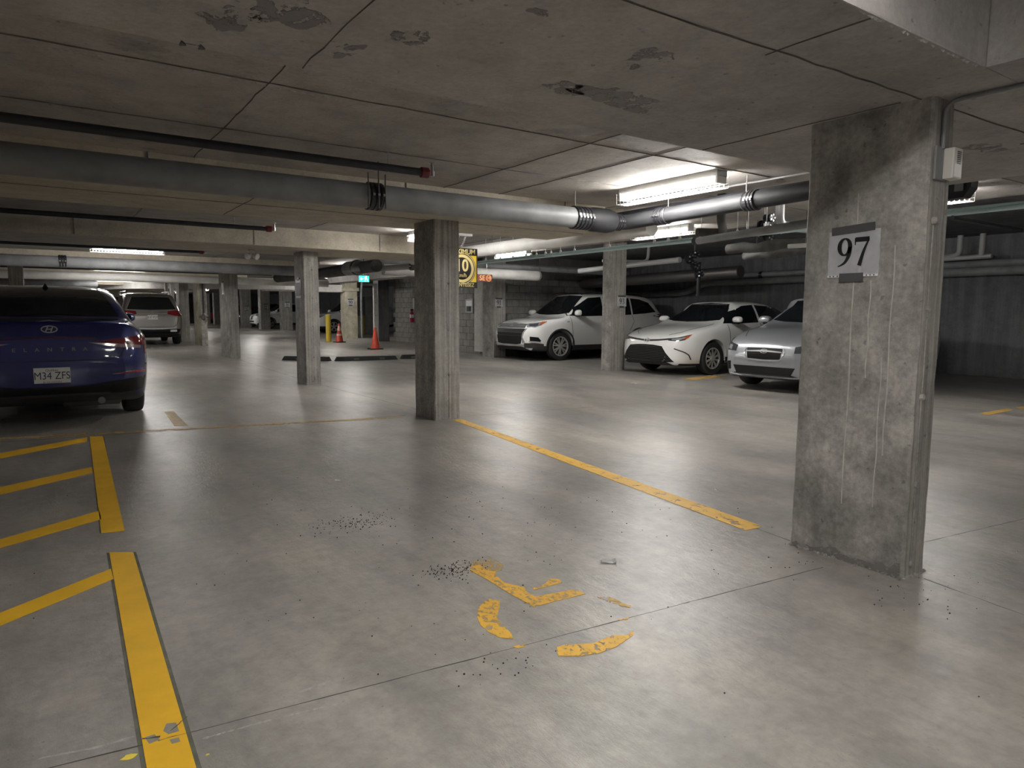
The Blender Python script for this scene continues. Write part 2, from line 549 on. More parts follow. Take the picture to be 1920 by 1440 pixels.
SLAB, MID, HIGH = 2.42, 2.55, 2.68
XL, XR, YN, YF = -13.0, 14.9, -7.0, 74.0
XF = 17.5                                      # the far part is wider
floor = struct('floor', box(XL - 0.3, XF + 0.3, YN - 0.3, YF + 0.3, -0.25, 0.0), 'floor_concrete')
tag(floor, 'polished grey concrete floor of the parking garage')
ceil = struct('ceiling', box(XL, 5.85, YN, YF, SLAB, SLAB + 0.5), 'slab_concrete')
ceil3 = struct('ceiling', box(5.85, 9.3, YN, YF, MID, MID + 0.5), 'slab_concrete')
tag(ceil3, 'grey concrete ceiling slab above the driving aisle')
tag(ceil, 'grey concrete ceiling slab with formwork seams')
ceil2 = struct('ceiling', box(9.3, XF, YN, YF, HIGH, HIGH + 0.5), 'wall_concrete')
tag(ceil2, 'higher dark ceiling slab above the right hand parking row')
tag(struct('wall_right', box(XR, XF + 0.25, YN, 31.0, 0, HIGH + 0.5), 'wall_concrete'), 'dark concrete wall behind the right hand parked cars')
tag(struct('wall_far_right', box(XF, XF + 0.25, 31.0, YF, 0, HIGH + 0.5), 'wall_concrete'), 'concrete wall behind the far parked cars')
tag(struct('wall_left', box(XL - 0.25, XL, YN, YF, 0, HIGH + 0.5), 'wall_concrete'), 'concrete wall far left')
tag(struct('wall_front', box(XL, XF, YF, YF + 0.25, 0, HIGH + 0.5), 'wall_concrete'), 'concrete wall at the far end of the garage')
tag(struct('wall_back', box(XL, XR, YN - 0.25, YN, 0, HIGH + 0.5), 'wall_concrete'), 'concrete wall behind the camera')

# dropped bands (wide shallow beams) across the columns
BANDS = [(XL, 5.4, 1.19, 2.68, 2.11, 'band_concrete'), (XL, 5.8, 6.1, 7.6, 2.18, 'beam_face_concrete'), (XL, 5.8, 10.4, 11.9, 2.14, 'beam_face_concrete'),
         (XL, 5.9, 17.2, 19.4, 2.19, 'beam_face_concrete'), (XL, 5.9, 24.6, 26.6, 2.2, 'beam_face_concrete'), (XL, 6.0, 32.0, 34.0, 2.2, 'beam_face_concrete'),
         (XL, 6.0, 41.0, 43.0, 2.2, 'beam_face_concrete'), (XL, 6.0, 50.0, 52.0, 2.2, 'beam_face_concrete'), (XL, 6.0, 60.0, 62.0, 2.2, 'beam_face_concrete')]
bands = []
for x0, x1, y0, y1, z, m in BANDS:
    bands.append(tag(struct('ceiling_beam', box(x0, x1, y0, y1, z, SLAB + 0.02, 0.006), m), 'wide concrete beam dropped below the ceiling slab'))
bands.append(struct('ceiling_beam', box(2.95, 5.4, YN, 1.19, 2.11, SLAB + 0.02, 0.006), 'band_concrete'))
bands.append(struct('ceiling_beam', box(9.2, 9.75, 17.0, 26.0, 2.25, HIGH + 0.02, 0.006), 'band_concrete'))

def seam(x0, y0, x1, y1, z, w, parent, name='formwork_seam', mat='seam_dark', wob=0.006, step=0.12, dz=0.004):
    """ragged line left by a formwork or saw joint, a thin ridge following the surface"""
    d = Vector((x1 - x0, y1 - y0))
    n = max(2, int(d.length / step))
    u = d.normalized()
    p = Vector((-u.y, u.x))
    bm = BM()
    rows = []
    for i in range(n + 1):
        c = Vector((x0, y0)) + d * (i / n) + p * random.uniform(-wob, wob)
        ww = w * random.uniform(0.25, 1.0) * (0.62 if name == 'formwork_seam' else 1.0)
        a, b = c + p * ww / 2, c - p * ww / 2
        rows.append((bm.verts.new((a.x, a.y, z)), bm.verts.new((c.x, c.y, z + dz)), bm.verts.new((b.x, b.y, z))))
    for r, s in zip(rows, rows[1:]):
        bm.faces.new((r[0], r[1], s[1], s[0]))
        bm.faces.new((r[1], r[2], s[2], s[1]))
    return obj(name, bm, mat, parent)

Z = SLAB - 0.0005
for x in (-3.6, -1.2, 1.08, 3.36):
    for a, b in ((2.68, 6.1), (7.6, 10.4), (11.9, 17.2)):
        seam(x, a, x, b, Z, 0.016, ceil, dz=-0.006)
seam(4.02, 3.2, 4.02, 6.1, Z, 0.012, ceil, dz=-0.005)
for y in (3.0, 5.4, 7.8, 10.2, 12.6):
    seam(5.9, y, 9.25, y, MID - 0.0005, 0.012, ceil3, dz=-0.005)
seam(7.1, 0.5, 7.1, 17, MID - 0.0005, 0.012, ceil3, dz=-0.005)
for y in (3.9, 5.02, 8.8, 13.4, 15.6):
    seam(-5, y, 5.7 if y < 6 else 5.6, y, Z, 0.014, ceil, dz=-0.006)
ZB = 2.1095
for x in (-1.6, 2.17, 4.4):
    seam(x, 1.2, x, 1.58, ZB, 0.012, bands[0], dz=-0.004)
for x in (-0.35, 0.86, 3.12):
    seam(x, 1.58, x, 2.66, ZB, 0.012, bands[0], dz=-0.004)
seam(-4, 1.72, 5.3, 1.44, ZB, 0.014, bands[0], dz=-0.005)
seam(-3, 6.72, 5.7, 6.72, 2.1795, 0.010, bands[1], dz=-0.004)
seam(1.6, 6.12, 1.6, 7.58, 2.1795, 0.010, bands[1], dz=-0.004)
for x in (0.75, 2.95, 4.9):                       # vertical seams on the lit beam faces
    b = box(x - 0.006, x + 0.006, 6.094, 6.1, 2.19, SLAB)
    obj('formwork_seam', b, 'seam_dark', bands[1])
    obj('formwork_seam', box(x - 0.35, x - 0.34, 10.394, 10.4, 2.15, SLAB), 'seam_dark', bands[2])

# white mineral crusts along seams, and bumps along the near edge of the dropped band
def crust(pts, z, w, parent, n, name='mineral_crust', mat='crust_white', h=0.006):
    bm = BM()
    L = [Vector(p) for p in pts]
    for i in range(n):
        t = random.random() * (len(L) - 1)
        k = min(int(t), len(L) - 2)
        c = L[k].lerp(L[k + 1], t - k)
        rx, ry = random.uniform(0.3, 1) * w, random.uniform(0.15, 0.5) * w
        a = random.random() * 6
        ring = [bm.verts.new((c.x + rx * math.cos(q * PI / 3 + a) * random.uniform(0.6, 1.2), c.y + ry * math.sin(q * PI / 3 + a) * random.uniform(0.6, 1.2), z)) for q in range(6)]
        top = bm.verts.new((c.x, c.y, z + (h if parent is floor else -h) * random.uniform(0.3, 1)))
        for q in range(6):
            bm.faces.new((ring[q], ring[(q + 1) % 6], top))
    o = obj(name, bm, mat, parent)
    o['kind'] = 'stuff'
    return o
crust([at(80, 88, SLAB).xy, at(240, 112, SLAB).xy], Z, 0.03, ceil, 26)
crust([at(290, 122, SLAB).xy, at(450, 149, SLAB).xy], Z, 0.035, ceil, 30)
crust([at(485, 158, SLAB).xy, at(640, 188, SLAB).xy], Z, 0.03, ceil, 22)
crust([(2.1, 1.20), (2.9, 1.20)], 2.109, 0.018, bands[0], 60, h=0.007)
crust([(0.42, 2.66), (2.0, 2.66)], 2.109, 0.02, bands[0], 30, h=0.004)
# broken formwork chip on the edge of the near band
chip = BM()
for dx in (-0.030, 0.030):
    add_prism(chip, [(0.475 + dx, 2.635), (0.495 + dx, 2.665), (0.475 + dx, 2.678)], 2.104, 2.112)
obj('formwork_chip', chip, 'seam_dark', bands[0])
obj('formwork_chip', box(0.462, 0.492, 2.652, 2.678, 2.106, 2.112), 'crust_white', bands[0])

def stain(cx, cy, rx, ry, z, parent, seed, n=26):
    rnd = random.Random(seed)
    ph = [rnd.uniform(0, 6.28) for _ in range(4)]
    def rr_(a): return 0.8 + 0.16 * math.sin(2 * a + ph[0]) + 0.12 * math.sin(3 * a + ph[1]) + 0.10 * math.sin(5 * a + ph[2]) + 0.06 * math.sin(9 * a + ph[3])
    n = 48
    pts = [(cx + rx * math.cos(2 * PI * k / n) * rr_(2 * PI * k / n), cy + ry * math.sin(2 * PI * k / n) * rr_(2 * PI * k / n)) for k in range(n)]
    obj('damp_stain', prism(pts, z - 0.0012, z - 0.0004), 'stain_dark', parent)
for px, py, rx, ry, sd in ((1160, 185, 0.26, 0.14, 1), (1060, 165, 0.12, 0.08, 2), (1215, 110, 0.08, 0.14, 3), (540, 25, 0.12, 0.16, 4), (430, 35, 0.10, 0.12, 5), (770, 70, 0.10, 0.07, 6), (1850, 277, 0.16, 0.10, 7), (1010, 22, 0.04, 0.03, 8)):
    p = at(px, py, 2.11)
    stain(p.x, p.y, rx, ry, 2.11, bands[0], sd)
p = at(650, 95, 2.11); stain(p.x, p.y, 0.05, 0.10, 2.11, bands[0], 11)

# floor joints
def joint(a, b, w=0.007):
    return seam(a[0], a[1], b[0], b[1], 0.0004, w, floor, 'floor_joint', 'joint_dark', 0.002, 0.1, 0.0006)
joint((-2.0, 2.32), (0.27, 2.03)); joint((0.27, 2.03), (2.16, 1.83)); joint((2.16, 1.83), (2.99, 1.74)); joint((3.36, 1.70), (4.67, 1.52)); joint((4.67, 1.52), (9.0, 1.15))
joint((3.2, 2.05), (3.75, 6.6), 0.012); joint((3.75, 7.1), (3.68, 10.9), 0.012); joint((3.68, 11.5), (3.95, 18.0), 0.014)
p1, p2 = at(1732, 1085), at(1920, 1153)
joint((p1.x, p1.y), (p2.x, p2.y)); joint((3.85, 6.7), (9.4, 6.1), 0.006); joint((9.4, -3), (9.4, 15), 0.006); joint((-3.0, 8.05), (3.4, 7.12), 0.02)
crust([at(560, 1298).xy, at(640, 1272).xy], 0.0006, 0.02, floor, 40, 'efflorescence', h=0.0008)
crust([at(370, 1388).xy, at(500, 1352).xy, at(640, 1318).xy], 0.0006, 0.014, floor, 46, 'efflorescence', h=0.0008)
crust([at(60, 1425).xy, at(180, 1402).xy, at(250, 1382).xy], 0.0006, 0.016, floor, 46, 'efflorescence', h=0.0008)
def grit(cx, cy, rx, ry, n, s=0.004):
    bm = BM()
    for i in range(n):
        x, y = cx + random.gauss(0, rx), cy + random.gauss(0, ry)
        q = random.uniform(0.3, 1) * s
        bmesh.ops.create_icosphere(bm, subdivisions=1, radius=q, matrix=Matrix.Translation((x, y, q * 0.4)))
    o = obj('grit', bm, 'grit', floor)
    o['kind'] = 'stuff'
for px, py, rx, ry, n in ((850, 1068, 0.07, 0.05, 160), (670, 980, 0.12, 0.08, 170), (950, 1245, 0.10, 0.06, 26), (1500, 1040, 0.3, 0.1, 30), (1100, 1000, 0.6, 0.5, 70), (1750, 1110, 0.25, 0.12, 40)):
    p = at(px, py)
    grit(p.x, p.y, rx, ry, n)
grit(1.4, 3.2, 0.9, 1.0, 130, 0.0035)

# ---------------------------------------------------------------- columns
def column(label, x0, x1, y0, y1, z1, mat='column_concrete', side='board_concrete', edge=0.012, rough=0.004):
    cx, cy = (x0 + x1) / 2, (y0 + y1) / 2
    t = thing('concrete_column', label, 'column', (cx, cy, 0))
    hx, hy = (x1 - x0) / 2, (y1 - y0) / 2
    prof = []
    cps = [(-hx + edge, -hy), (hx - edge, -hy), (hx, -hy + edge), (hx, hy - edge), (hx - edge, hy), (-hx + edge, hy), (-hx, hy - edge), (-hx, -hy + edge)]
    for i in range(8):
        a, b = cps[i], cps[(i + 1) % 8]
        n = 4 if i % 2 == 0 else 1
        for k in range(n):
            prof.append((a[0] + (b[0] - a[0]) * k / n, a[1] + (b[1] - a[1]) * k / n))
    bm = BM()
    rings = []
    nz = 26
    rnd = random.Random(sum(map(ord, label)))
    for j in range(nz + 1):
        zz = z1 * j / nz
        flare = 0.008 if j == 0 else 0.0
        rings.append([bm.verts.new((x * (1 + flare) + rnd.uniform(-1, 1) * rough * 0.5, y * (1 + flare) + rnd.uniform(-1, 1) * rough * 0.5, zz)) for x, y in prof])
    m = len(prof)
    for a, b in zip(rings, rings[1:]):
        for k in range(m):
            f = bm.faces.new((a[k], a[(k + 1) % m], b[(k + 1) % m], b[k]))
            f.material_index = 1 if (k < 4 or 10 <= k < 14) else 0
    bm.faces.new(rings[-1])
    o = obj('shaft', bm, mat, t)
    o.data.materials.append(MATS[side])
    return t

E97 = random.Random(3)
c97 = column('nearest grey concrete column, bearing the large 97 sheet', 3.15, 3.345, 1.455, 2.02, 2.115)
hx, hy = 0.0975, 0.2825
bm = BM()
add_tube(bm, [(-0.035 + 0.002 * math.sin(k), -hy - 0.001, 0.02 + k * 0.13) for k in range(13)], 0.0035, 6)
obj('formwork_seam', bm, 'column_concrete', c97)
for z in (0.06, 0.43, 0.83, 1.22, 1.60):
    obj('form_tie', lathe([(0.004, -0.016), (0.014, -0.012), (0.017, 0.0), (0.015, 0.006)], 9, 'Y', (-0.035, -hy, z)), 'column_concrete', c97)
for y0, zt, zb in ((0.02, 1.75, 0.28), (-0.06, 1.35, 0.9), (-0.16, 1.5, 0.55), (-0.13, 1.0, 0.3)):
    bm = BM()
    add_tube(bm, [(-hx - 0.0005, y0 + 0.003 * math.sin(k * 1.3), zb + (zt - zb) * k / 10) for k in range(11)], 0.003, 6)
    obj('drip_ridge', bm, 'drip', c97)
skirt = BM()
for k in range(70):
    s = random.random()
    if s < 0.75: x, y = 3.148 - abs(random.gauss(0, 0.006)), random.uniform(1.455, 2.02)
    else: x, y = random.uniform(3.15, 3.345), 1.455 - abs(random.gauss(0, 0.006))
    q = random.uniform(0.004, 0.012)
    bmesh.ops.create_icosphere(skirt, subdivisions=1, radius=q, matrix=Matrix.Translation((x - 3.2475, y - 1.7375, q * 0.3)))
o = obj('base_crumbs', skirt, 'column_concrete', c97); o['kind'] = 'stuff'

def ragged(axis, a, b, c, seed):
    rnd = random.Random(seed)
    bm = BM()
    n = 26
    lo, hi = [], []
    for k in range(n + 1):
        s_ = a + (b - a) * k / n
        h_ = 0.05 + 0.010 * math.sin(k * 0.33 + seed) - 0.025 * k / n + rnd.uniform(-0.014, 0.014)
        lo.append((s_, 0.001)); hi.append((s_, h_))
    def P(s_, z, d): return (c - d, s_, z) if axis == 'X' else (s_, c - d, z)
    f_ = [[bm.verts.new(P(s_, z, d)) for s_, z in row] for d in (0.0012, 0.004) for row in (lo, hi)]
    for k in range(n):
        bm.faces.new((f_[2][k], f_[2][k + 1], f_[3][k + 1], f_[3][k]))
        bm.faces.new((f_[1][k], f_[1][k + 1], f_[3][k + 1], f_[3][k]))
    return bm
obj('damp_base', ragged('X', -0.27, 0.27, -0.0985, 2), 'base_damp', c97)
c2 = column('second column from the camera, between yellow lines in mid frame', 3.52, 3.84, 6.62, 7.10, 2.19)
c3 = column('third column back, pale and board-marked, under the lit beam', 3.48, 3.73, 10.95, 11.42, 2.15)
c4 = column('fourth column back with grey box high on its face', 3.86, 4.06, 17.9, 19.1, 2.2)
c5 = column('pale column with a dark pipe, right of the grey SUV', 4.43, 4.62, 24.9, 26.2, 2.21, 'yellowed_concrete', 'column_concrete')
c6 = column('dark column touching the right side of the grey SUV', 4.30, 4.62, 28.2, 29.0, 2.43)
for cc, hxx, hyy, z in ((c2, 0.16, 0.24, (0.5, 1.0, 1.5, 1.9)), (c3, 0.125, 0.235, (0.45, 0.95, 1.4, 1.85))):
    bm = BM()
    add_tube(bm, [(0.02, -hyy - 0.001, 0.02 + k * 0.21) for k in range(10)], 0.003, 6)
    obj('formwork_seam', bm, 'column_concrete', cc)
    for q in z:
        obj('form_tie', lathe([(0.005, -0.012), (0.013, -0.008), (0.015, 0.004)], 8, 'Y', (0.02, -hyy, q)), 'column_concrete', cc)
c93 = column('column in front of the white SUV, bearing the 93 sheet', 9.52, 9.97, 10.35, 10.62, 2.7, edge=0.03)
c91 = column('column at the block wall corner, bearing the 91 sheet', 9.75, 10.13, 15.04, 15.6, 2.7)
far_cols = [('far column bearing the 82 sheet, left of three', 11.57, 12.2, 50.1, 50.7), ('far column bearing the 84 sheet, in the middle of three', 11.6, 12.2, 45.3, 45.9),
            ('far column bearing the 86 sheet, right of three', 12.1, 12.72, 42.3, 42.9), ('farthest pale column beside the red car', 11.9, 12.4, 65.3, 65.9),
            ('dark far column just right of the red car', 12.2, 12.65, 62.6, 63.2)]
for lab, x0, x1, y0, y1 in far_cols:
    column(lab, x0, x1, y0, y1, 2.43 if x1 < 9.3 else 2.69)
c90 = column('cream stained column bearing the 90 sheet, behind the cones', 10.93, 11.48, 28.7, 29.3, 2.69, 'yellowed_concrete', 'yellowed_concrete')
obj('capital', box(-0.35, 0.35, -0.36, 0.36, 2.05, 2.2, 0.01), 'yellowed_concrete', c90)
column('dark pillar behind the nearer cone', 10.9, 11.35, 25.1, 25.6, 2.69, 'wall_concrete', 'wall_concrete')
for lab, x, y in (('small far column above the blue car roof, at the left edge', -1.75, 34.0), ('small far column above the blue car roof, beside a white pipe', -1.15, 38.0), ('column hidden behind the blue sedan', -0.6, 20.5)):
    column(lab, x, x + 0.3, y, y + 0.5, 2.43)

number_sign('97', 'large paper sheet reading 97 taped to the nearest column', (3.1475, 1.765, 1.48), FACE_WEST, 0.245, 0.205, True, 0.66, R(3), True)
number_sign('93', 'paper sheet reading 93 on the column before the white SUV', (9.83, 10.346, 1.415), FACE_SOUTH, 0.25, 0.20)
number_sign('91', 'paper sheet reading 91 on the block wall corner column', (9.905, 15.036, 1.425), FACE_SOUTH, 0.25, 0.20)
number_sign('90', 'paper sheet reading 90 on the cream stained column', (11.16, 28.69, 1.57), FACE_SOUTH, 0.3, 0.24)
number_sign('82', 'tiny far paper sheet reading eighty-two, leftmost of three', (11.9, 50.09, 1.35), FACE_SOUTH, 0.32, 0.26)
number_sign('84', 'tiny far paper sheet reading eighty-four, middle of three', (11.92, 45.29, 1.45), FACE_SOUTH, 0.32, 0.26)
number_sign('86', 'tiny far paper sheet reading eighty-six, rightmost of three', (12.42, 42.29, 1.55), FACE_SOUTH, 0.32, 0.26)
for lab, x, y, z in (('plastic sleeved sheet seen edge-on, taped to the third column', 3.476, 11.2, 1.55), ('plastic sleeved sheet seen edge-on, taped to the fourth column', 3.855, 18.6, 1.75)):
    t = thing('sheet_sleeve', lab, 'sign', (x, y, z))
    obj('paper_sheet', box(-0.006, 0, -0.13, 0.13, -0.15, 0.15), 'paper', t)
    obj('dark_strip', box(-0.009, -0.005, -0.10, 0.10, -0.11, 0.10), 'tape', t)
    obj('tape_strip', box(-0.008, 0.002, -0.06, 0.06, 0.13, 0.18), 'tape', t)
t = thing('junction_box', 'grey electrical box with conduit high on the fourth column', 'box', (3.98, 17.89, 1.55))
obj('box_body', box(-0.05, 0.05, -0.05, 0, 0, 0.18, 0.006), 'duct_grey', t)
obj('conduit', tube([(0, -0.02, 0.18), (0, -0.02, 0.62)], 0.012, 8), 'duct_grey', t)
t = thing('standpipe', 'dark vertical pipe with valves on the pale fifth column', 'pipe', (4.5, 24.78, 0))
obj('riser', tube([(0, 0, 0.95), (0, 0, 2.2)], 0.035, 10), 'pipe_black', t)
obj('valve', lathe([(0.02, 0.85), (0.08, 0.9), (0.08, 1.02), (0.03, 1.1)], 10), 'steel_dark', t)
obj('valve', tube([(-0.14, 0, 0.98), (0.14, 0, 0.98)], 0.03, 10), 'steel_dark', t)

# gas detector on the nearest column, with its conduit
t = thing('gas_detector', 'cream wall sensor with vent slits on the nearest column', 'sensor', (3.3, 1.455, 1.85))
obj('back_box', box(-0.125, -0.02, -0.012, 0, -0.08, 0.06, 0.003), 'plastic_grey', t)
h = obj('cover', box(-0.06, 0.02, -0.055, -0.008, -0.075, 0.055, 0.008), 'plastic_white', t)
for k in range(7):
    obj('vent_slit', box(-0.035, 0.0, -0.0562, -0.054, -0.012 + k * 0.008, -0.0085 + k * 0.008), 'plastic_dark', h)
obj('conduit', tube([(-0.075, -0.012, 0.05), (-0.075, -0.012, 0.245), (-0.06, -0.15, 0.247), (-0.07, -1.3, 0.247)], 0.0095, 10, 0.14), 'pipe_grey', t)
obj('conduit_clip', box(-0.072, -0.028, -0.36, -0.33, 0.235, 0.262), 'steel_dark', t)

# ---------------------------------------------------------------- block walls
core1 = tag(struct('wall_block', box(10.1, XR, 15.3, 15.5, 0, HIGH), 'mortar'), 'grey concrete block wall beside the white SUV')
core2 = tag(struct('wall_recess', box(11.55, 11.75, 17.9, 25.0, 0, HIGH), 'mortar'), 'grey concrete block wall with the fire extinguisher')
core3 = tag(struct('wall_corner', box(10.2, 10.4, 15.5, 18.1, 0, HIGH), 'mortar'), 'grey concrete block wall bearing the framed notice')
struct('wall_return', box(10.2, 11.75, 17.95, 18.1, 0, HIGH), 'wall_concrete')
bx = BM(); add_box(bx, 0.007, 0.383, -0.014, 0.05, 0.007, 0.183, 0.004)
block_s = bpy.data.meshes.new('block'); bx.to_mesh(block_s); bx.free(); block_s.materials.append(MATS['block_concrete'])
bx = BM(); add_box(bx, -0.014, 0.05, 0.007, 0.383, 0.007, 0.183, 0.004)
block_w = bpy.data.meshes.new('block'); bx.to_mesh(block_w); bx.free(); block_w.materials.append(MATS['block_concrete'])
for r in range(13):
    for k in range(8):
        x = 10.15 + k * 0.39 + (0.195 if r % 2 else 0)
        link('block', block_s, None, core1, (x, 15.3, r * 0.19))
    for k in range(6):
        y = 15.62 + k * 0.39 + (0.195 if r % 2 else 0)
        if y + 0.39 < 18.0:
            link('block', block_w, None, core3, (10.2, y, r * 0.19))
    for k in range(6):
        y = 22.6 + k * 0.39 + (0.195 if r % 2 else 0)
        link('block', block_w, None, core2, (11.55, y, r * 0.19))

tag(obj('wall_pilaster', box(9.86, 10.08, 15.66, 16.2, 0.10, 2.25, 0.01), 'white_painted_concrete'), 'pale grey steel pilaster beside the 91 column', 'pilaster')
t = thing('notice_frame', 'grey framed panel with a white notice on the block wall', 'notice', (10.188, 16.98, 1.35))
obj('frame', box(-0.03, 0, -0.22, 0.22, -0.2, 0.2, 0.005), 'duct_grey', t)
obj('notice_sheet', box(-0.034, -0.03, -0.16, 0.16, 0.0, 0.16), 'paper', t)
obj('handset', box(-0.06, -0.03, -0.10, 0.08, -0.15, -0.01, 0.01), 'plastic_dark', t)
t = thing('door_edge', 'dark door leaf edge beside the framed notice', 'door', (10.16, 17.75, 0))
obj('leaf', box(-0.02, 0.03, -0.05, 0.08, 0, 2.05), 'plastic_dark', t)
t = thing('fire_extinguisher', 'red fire extinguisher hung on the recessed block wall', 'extinguisher', (11.45, 23.3, 0.78))
obj('cylinder', lathe([(0.06, 0), (0.075, 0.02), (0.075, 0.33), (0.05, 0.39), (0.02, 0.42)], 14), 'extinguisher_red', t)
obj('label_band', lathe([(0.077, 0.17), (0.077, 0.29)], 14), 'paper', t)
obj('valve', box(-0.05, 0.05, -0.02, 0.02, 0.42, 0.5), 'plastic_dark', t)
obj('hose', tube([(0, -0.05, 0.46), (-0.07, -0.1, 0.35), (-0.05, -0.1, 0.1)], 0.012, 8, 0.05), 'plastic_dark', t)
obj('bracket_plate', box(0.07, 0.1, -0.05, 0.05, 0.1, 0.9), 'plastic_white', t)

# ---------------------------------------------------------------- floor paint
def paint(name, quads, label, mat, cat='floor marking', group=None, edge=None):
    cx = sum(p[0] for q in quads for p in q) / sum(len(q) for q in quads)
    cy = sum(p[1] for q in quads for p in q) / sum(len(q) for q in quads)
    bm = BM()
    for q in quads:
        add_prism(bm, [(x - cx, y - cy) for x, y in q], 0.0008, 0.0022)
    o = obj(name, bm, mat, None, (cx, cy, 0))
    tag(o, label, cat, group)
    if edge:
        b2 = BM()
        for q in quads:
            c = Vector((sum(p[0] for p in q) / len(q), sum(p[1] for p in q) / len(q)))
            e = []
            for x, y in q:
                v = Vector((x, y)) - c
                e.append((c.x + v.x + math.copysign(edge, v.x) - cx, c.y + v.y - cy))
            add_prism(b2, e, 0.0003, 0.0006)
        obj('dark_edge', b2, 'paint_edge', o)
    return o

def px_poly(pts):
    return [tuple(at(x, y).xy) for x, y in pts]
paint('painted_line', [px_poly([(205, 1036), (250, 1036), (368, 1440), (275, 1440)]), [tuple(at(275, 1440).xy), tuple(at(368, 1440).xy), (0.255, 0.9), (0.145, 0.9)]], 'wide yellow stripe in the foreground, at the bottom left', 'paint_yellow', edge=0.012)
paint('painted_line', [px_poly([(168, 819), (193, 818), (234, 996), (190, 1000)])], 'wide yellow stripe behind the break, reaching toward the blue sedan', 'paint_yellow', edge=0.008)
crk = thing('paint_crack', 'cracked bare patch across the foreground yellow stripe', 'crack', (*at(305, 1382).xy, 0))
c0 = at(305, 1382)
seam(*(at(266, 1388).xy - c0.xy), *(at(300, 1384).xy - c0.xy), 0.0026, 0.012, crk, 'crack_line', 'joint_dark', 0.004, 0.012, 0.0004)
seam(*(at(296, 1390).xy - c0.xy), *(at(350, 1376).xy - c0.xy), 0.0026, 0.005, crk, 'crack_line', 'joint_dark', 0.002, 0.015, 0.0004)
seam(*(at(318, 1372).xy - c0.xy), *(at(352, 1345).xy - c0.xy), 0.0026, 0.004, crk, 'crack_line', 'joint_dark', 0.003, 0.012, 0.0004)
for q_ in ([(312, 1358), (330, 1356), (336, 1372), (316, 1378), (306, 1372)], [(272, 1384), (290, 1378), (300, 1388), (280, 1396)], [(318, 1388), (336, 1384), (338, 1392), (322, 1396)]):
    obj('bare_patch', prism([tuple(at(*p).xy - c0.xy) for p in q_], 0.0021, 0.0025), 'floor_concrete', crk)
hatch = [('nearest', (0, 1150), (208, 1067), (213, 1086), (0, 1174)), ('second nearest', (0, 1012), (186, 958), (190, 974), (0, 1028)), ('third nearest', (0, 914), (172, 876), (174, 887), (0, 928)), ('farthest', (0, 850), (163, 820), (164, 828), (0, 860))]
for nm, a, b, c, d in hatch:
    A, B, C, D = [at(*p).xy for p in (a, b, c, d)]
    A = A + (A - B) * 2.2; D = D + (D - C) * 2.2
    paint('painted_hatch', [[tuple(A), tuple(D), tuple(C), tuple(B)]], nm + ' slanting yellow hatch line beside the wide stripe', 'paint_yellow', group='hatch lines beside the wide stripe')
pa, pb = at(0, 823).xy, at(755, 782).xy
dd = (pb - pa).normalized(); nn = Vector((-dd.y, dd.x)) * 0.045
pa = pa - dd * 3.5
paint('painted_line', [[tuple(pa - nn), tuple(pb - nn), tuple(pb + nn), tuple(pa + nn)]], 'worn thin yellow line crossing behind the blue sedan to the second column', 'paint_yellow_faint')
paint('painted_line', [px_poly([(848, 787), (868, 787), (1432, 988), (1398, 995)])], 'long yellow line running from the second column to the 97 column', 'paint_yellow_worn', edge=0.0)
paint('painted_line', [px_poly([(308, 772), (326, 771), (352, 798), (327, 799)])], 'faint worn yellow stub beside the blue sedan tyre', 'paint_yellow_faint')
paint('painted_line', [px_poly([(1838, 775), (1888, 766), (1900, 769), (1852, 779)])], 'short orange dash on the floor right of the 97 column', 'paint_orange_dim')
paint('painted_line', [px_poly([(1904, 764), (1990, 752), (2000, 756), (1914, 767)])], 'orange dash at the right edge of the picture', 'paint_orange_dim')
paint('painted_line', [px_poly([(1280, 710), (1335, 704), (1360, 706), (1300, 713)])], 'dim orange bay line in front of the white sedan', 'paint_orange_dim')

def zp(pts):                                        # traced on an enlarged view of the symbol
    return px_poly([(720 + x / 3.31, 960 + y / 3.31) for x, y in pts])
sym = thing('wheelchair_symbol', 'worn yellow wheelchair symbol painted on the parking bay floor', 'floor marking', (1.6, 2.1, 0))
def sym_part(name, pts, mat='paint_symbol'):
    mat = {'paint_yellow_worn': 'paint_symbol', 'paint_yellow_faint': 'paint_symbol_faint'}.get(mat, mat)
    obj(name, prism([(x - 1.6, y - 2.1) for x, y in zp(pts)], 0.0008, 0.002), mat, sym)
sym_part('figure', [(540, 335), (590, 330), (700, 372), (690, 390), (745, 440), (870, 468), (890, 502), (940, 527), (1190, 480), (1250, 510), (930, 590), (800, 520), (640, 420), (535, 365)], 'paint_yellow_worn')
sym_part('shoulder', [(560, 305), (640, 296), (710, 305), (742, 335), (735, 362), (700, 372), (590, 330), (545, 330)], 'paint_yellow_faint')
sym_part('arm', [(930, 486), (925, 474), (1000, 447), (1030, 415), (1085, 418), (1105, 440), (1060, 452)], 'paint_yellow_worn')
sym_part('wheel_arc', [(655, 540), (720, 555), (716, 600), (700, 650), (722, 690), (790, 755), (802, 788), (720, 782), (650, 748), (600, 705), (578, 655), (584, 600), (620, 560)])
sym_part('wheel_arc', [(1072, 842), (1120, 826), (1300, 816), (1420, 766), (1500, 768), (1552, 740), (1545, 768), (1440, 840), (1330, 880), (1220, 896), (1080, 895)])
sym_part('paint_scrap', [(798, 838), (882, 815), (872, 838), (830, 848)])
sym_part('paint_scrap', [(1325, 530), (1400, 530), (1535, 580), (1525, 602), (1400, 562)], 'paint_yellow_faint')
sym_part('paint_scrap', [(1455, 670), (1520, 656), (1515, 667), (1460, 674)])

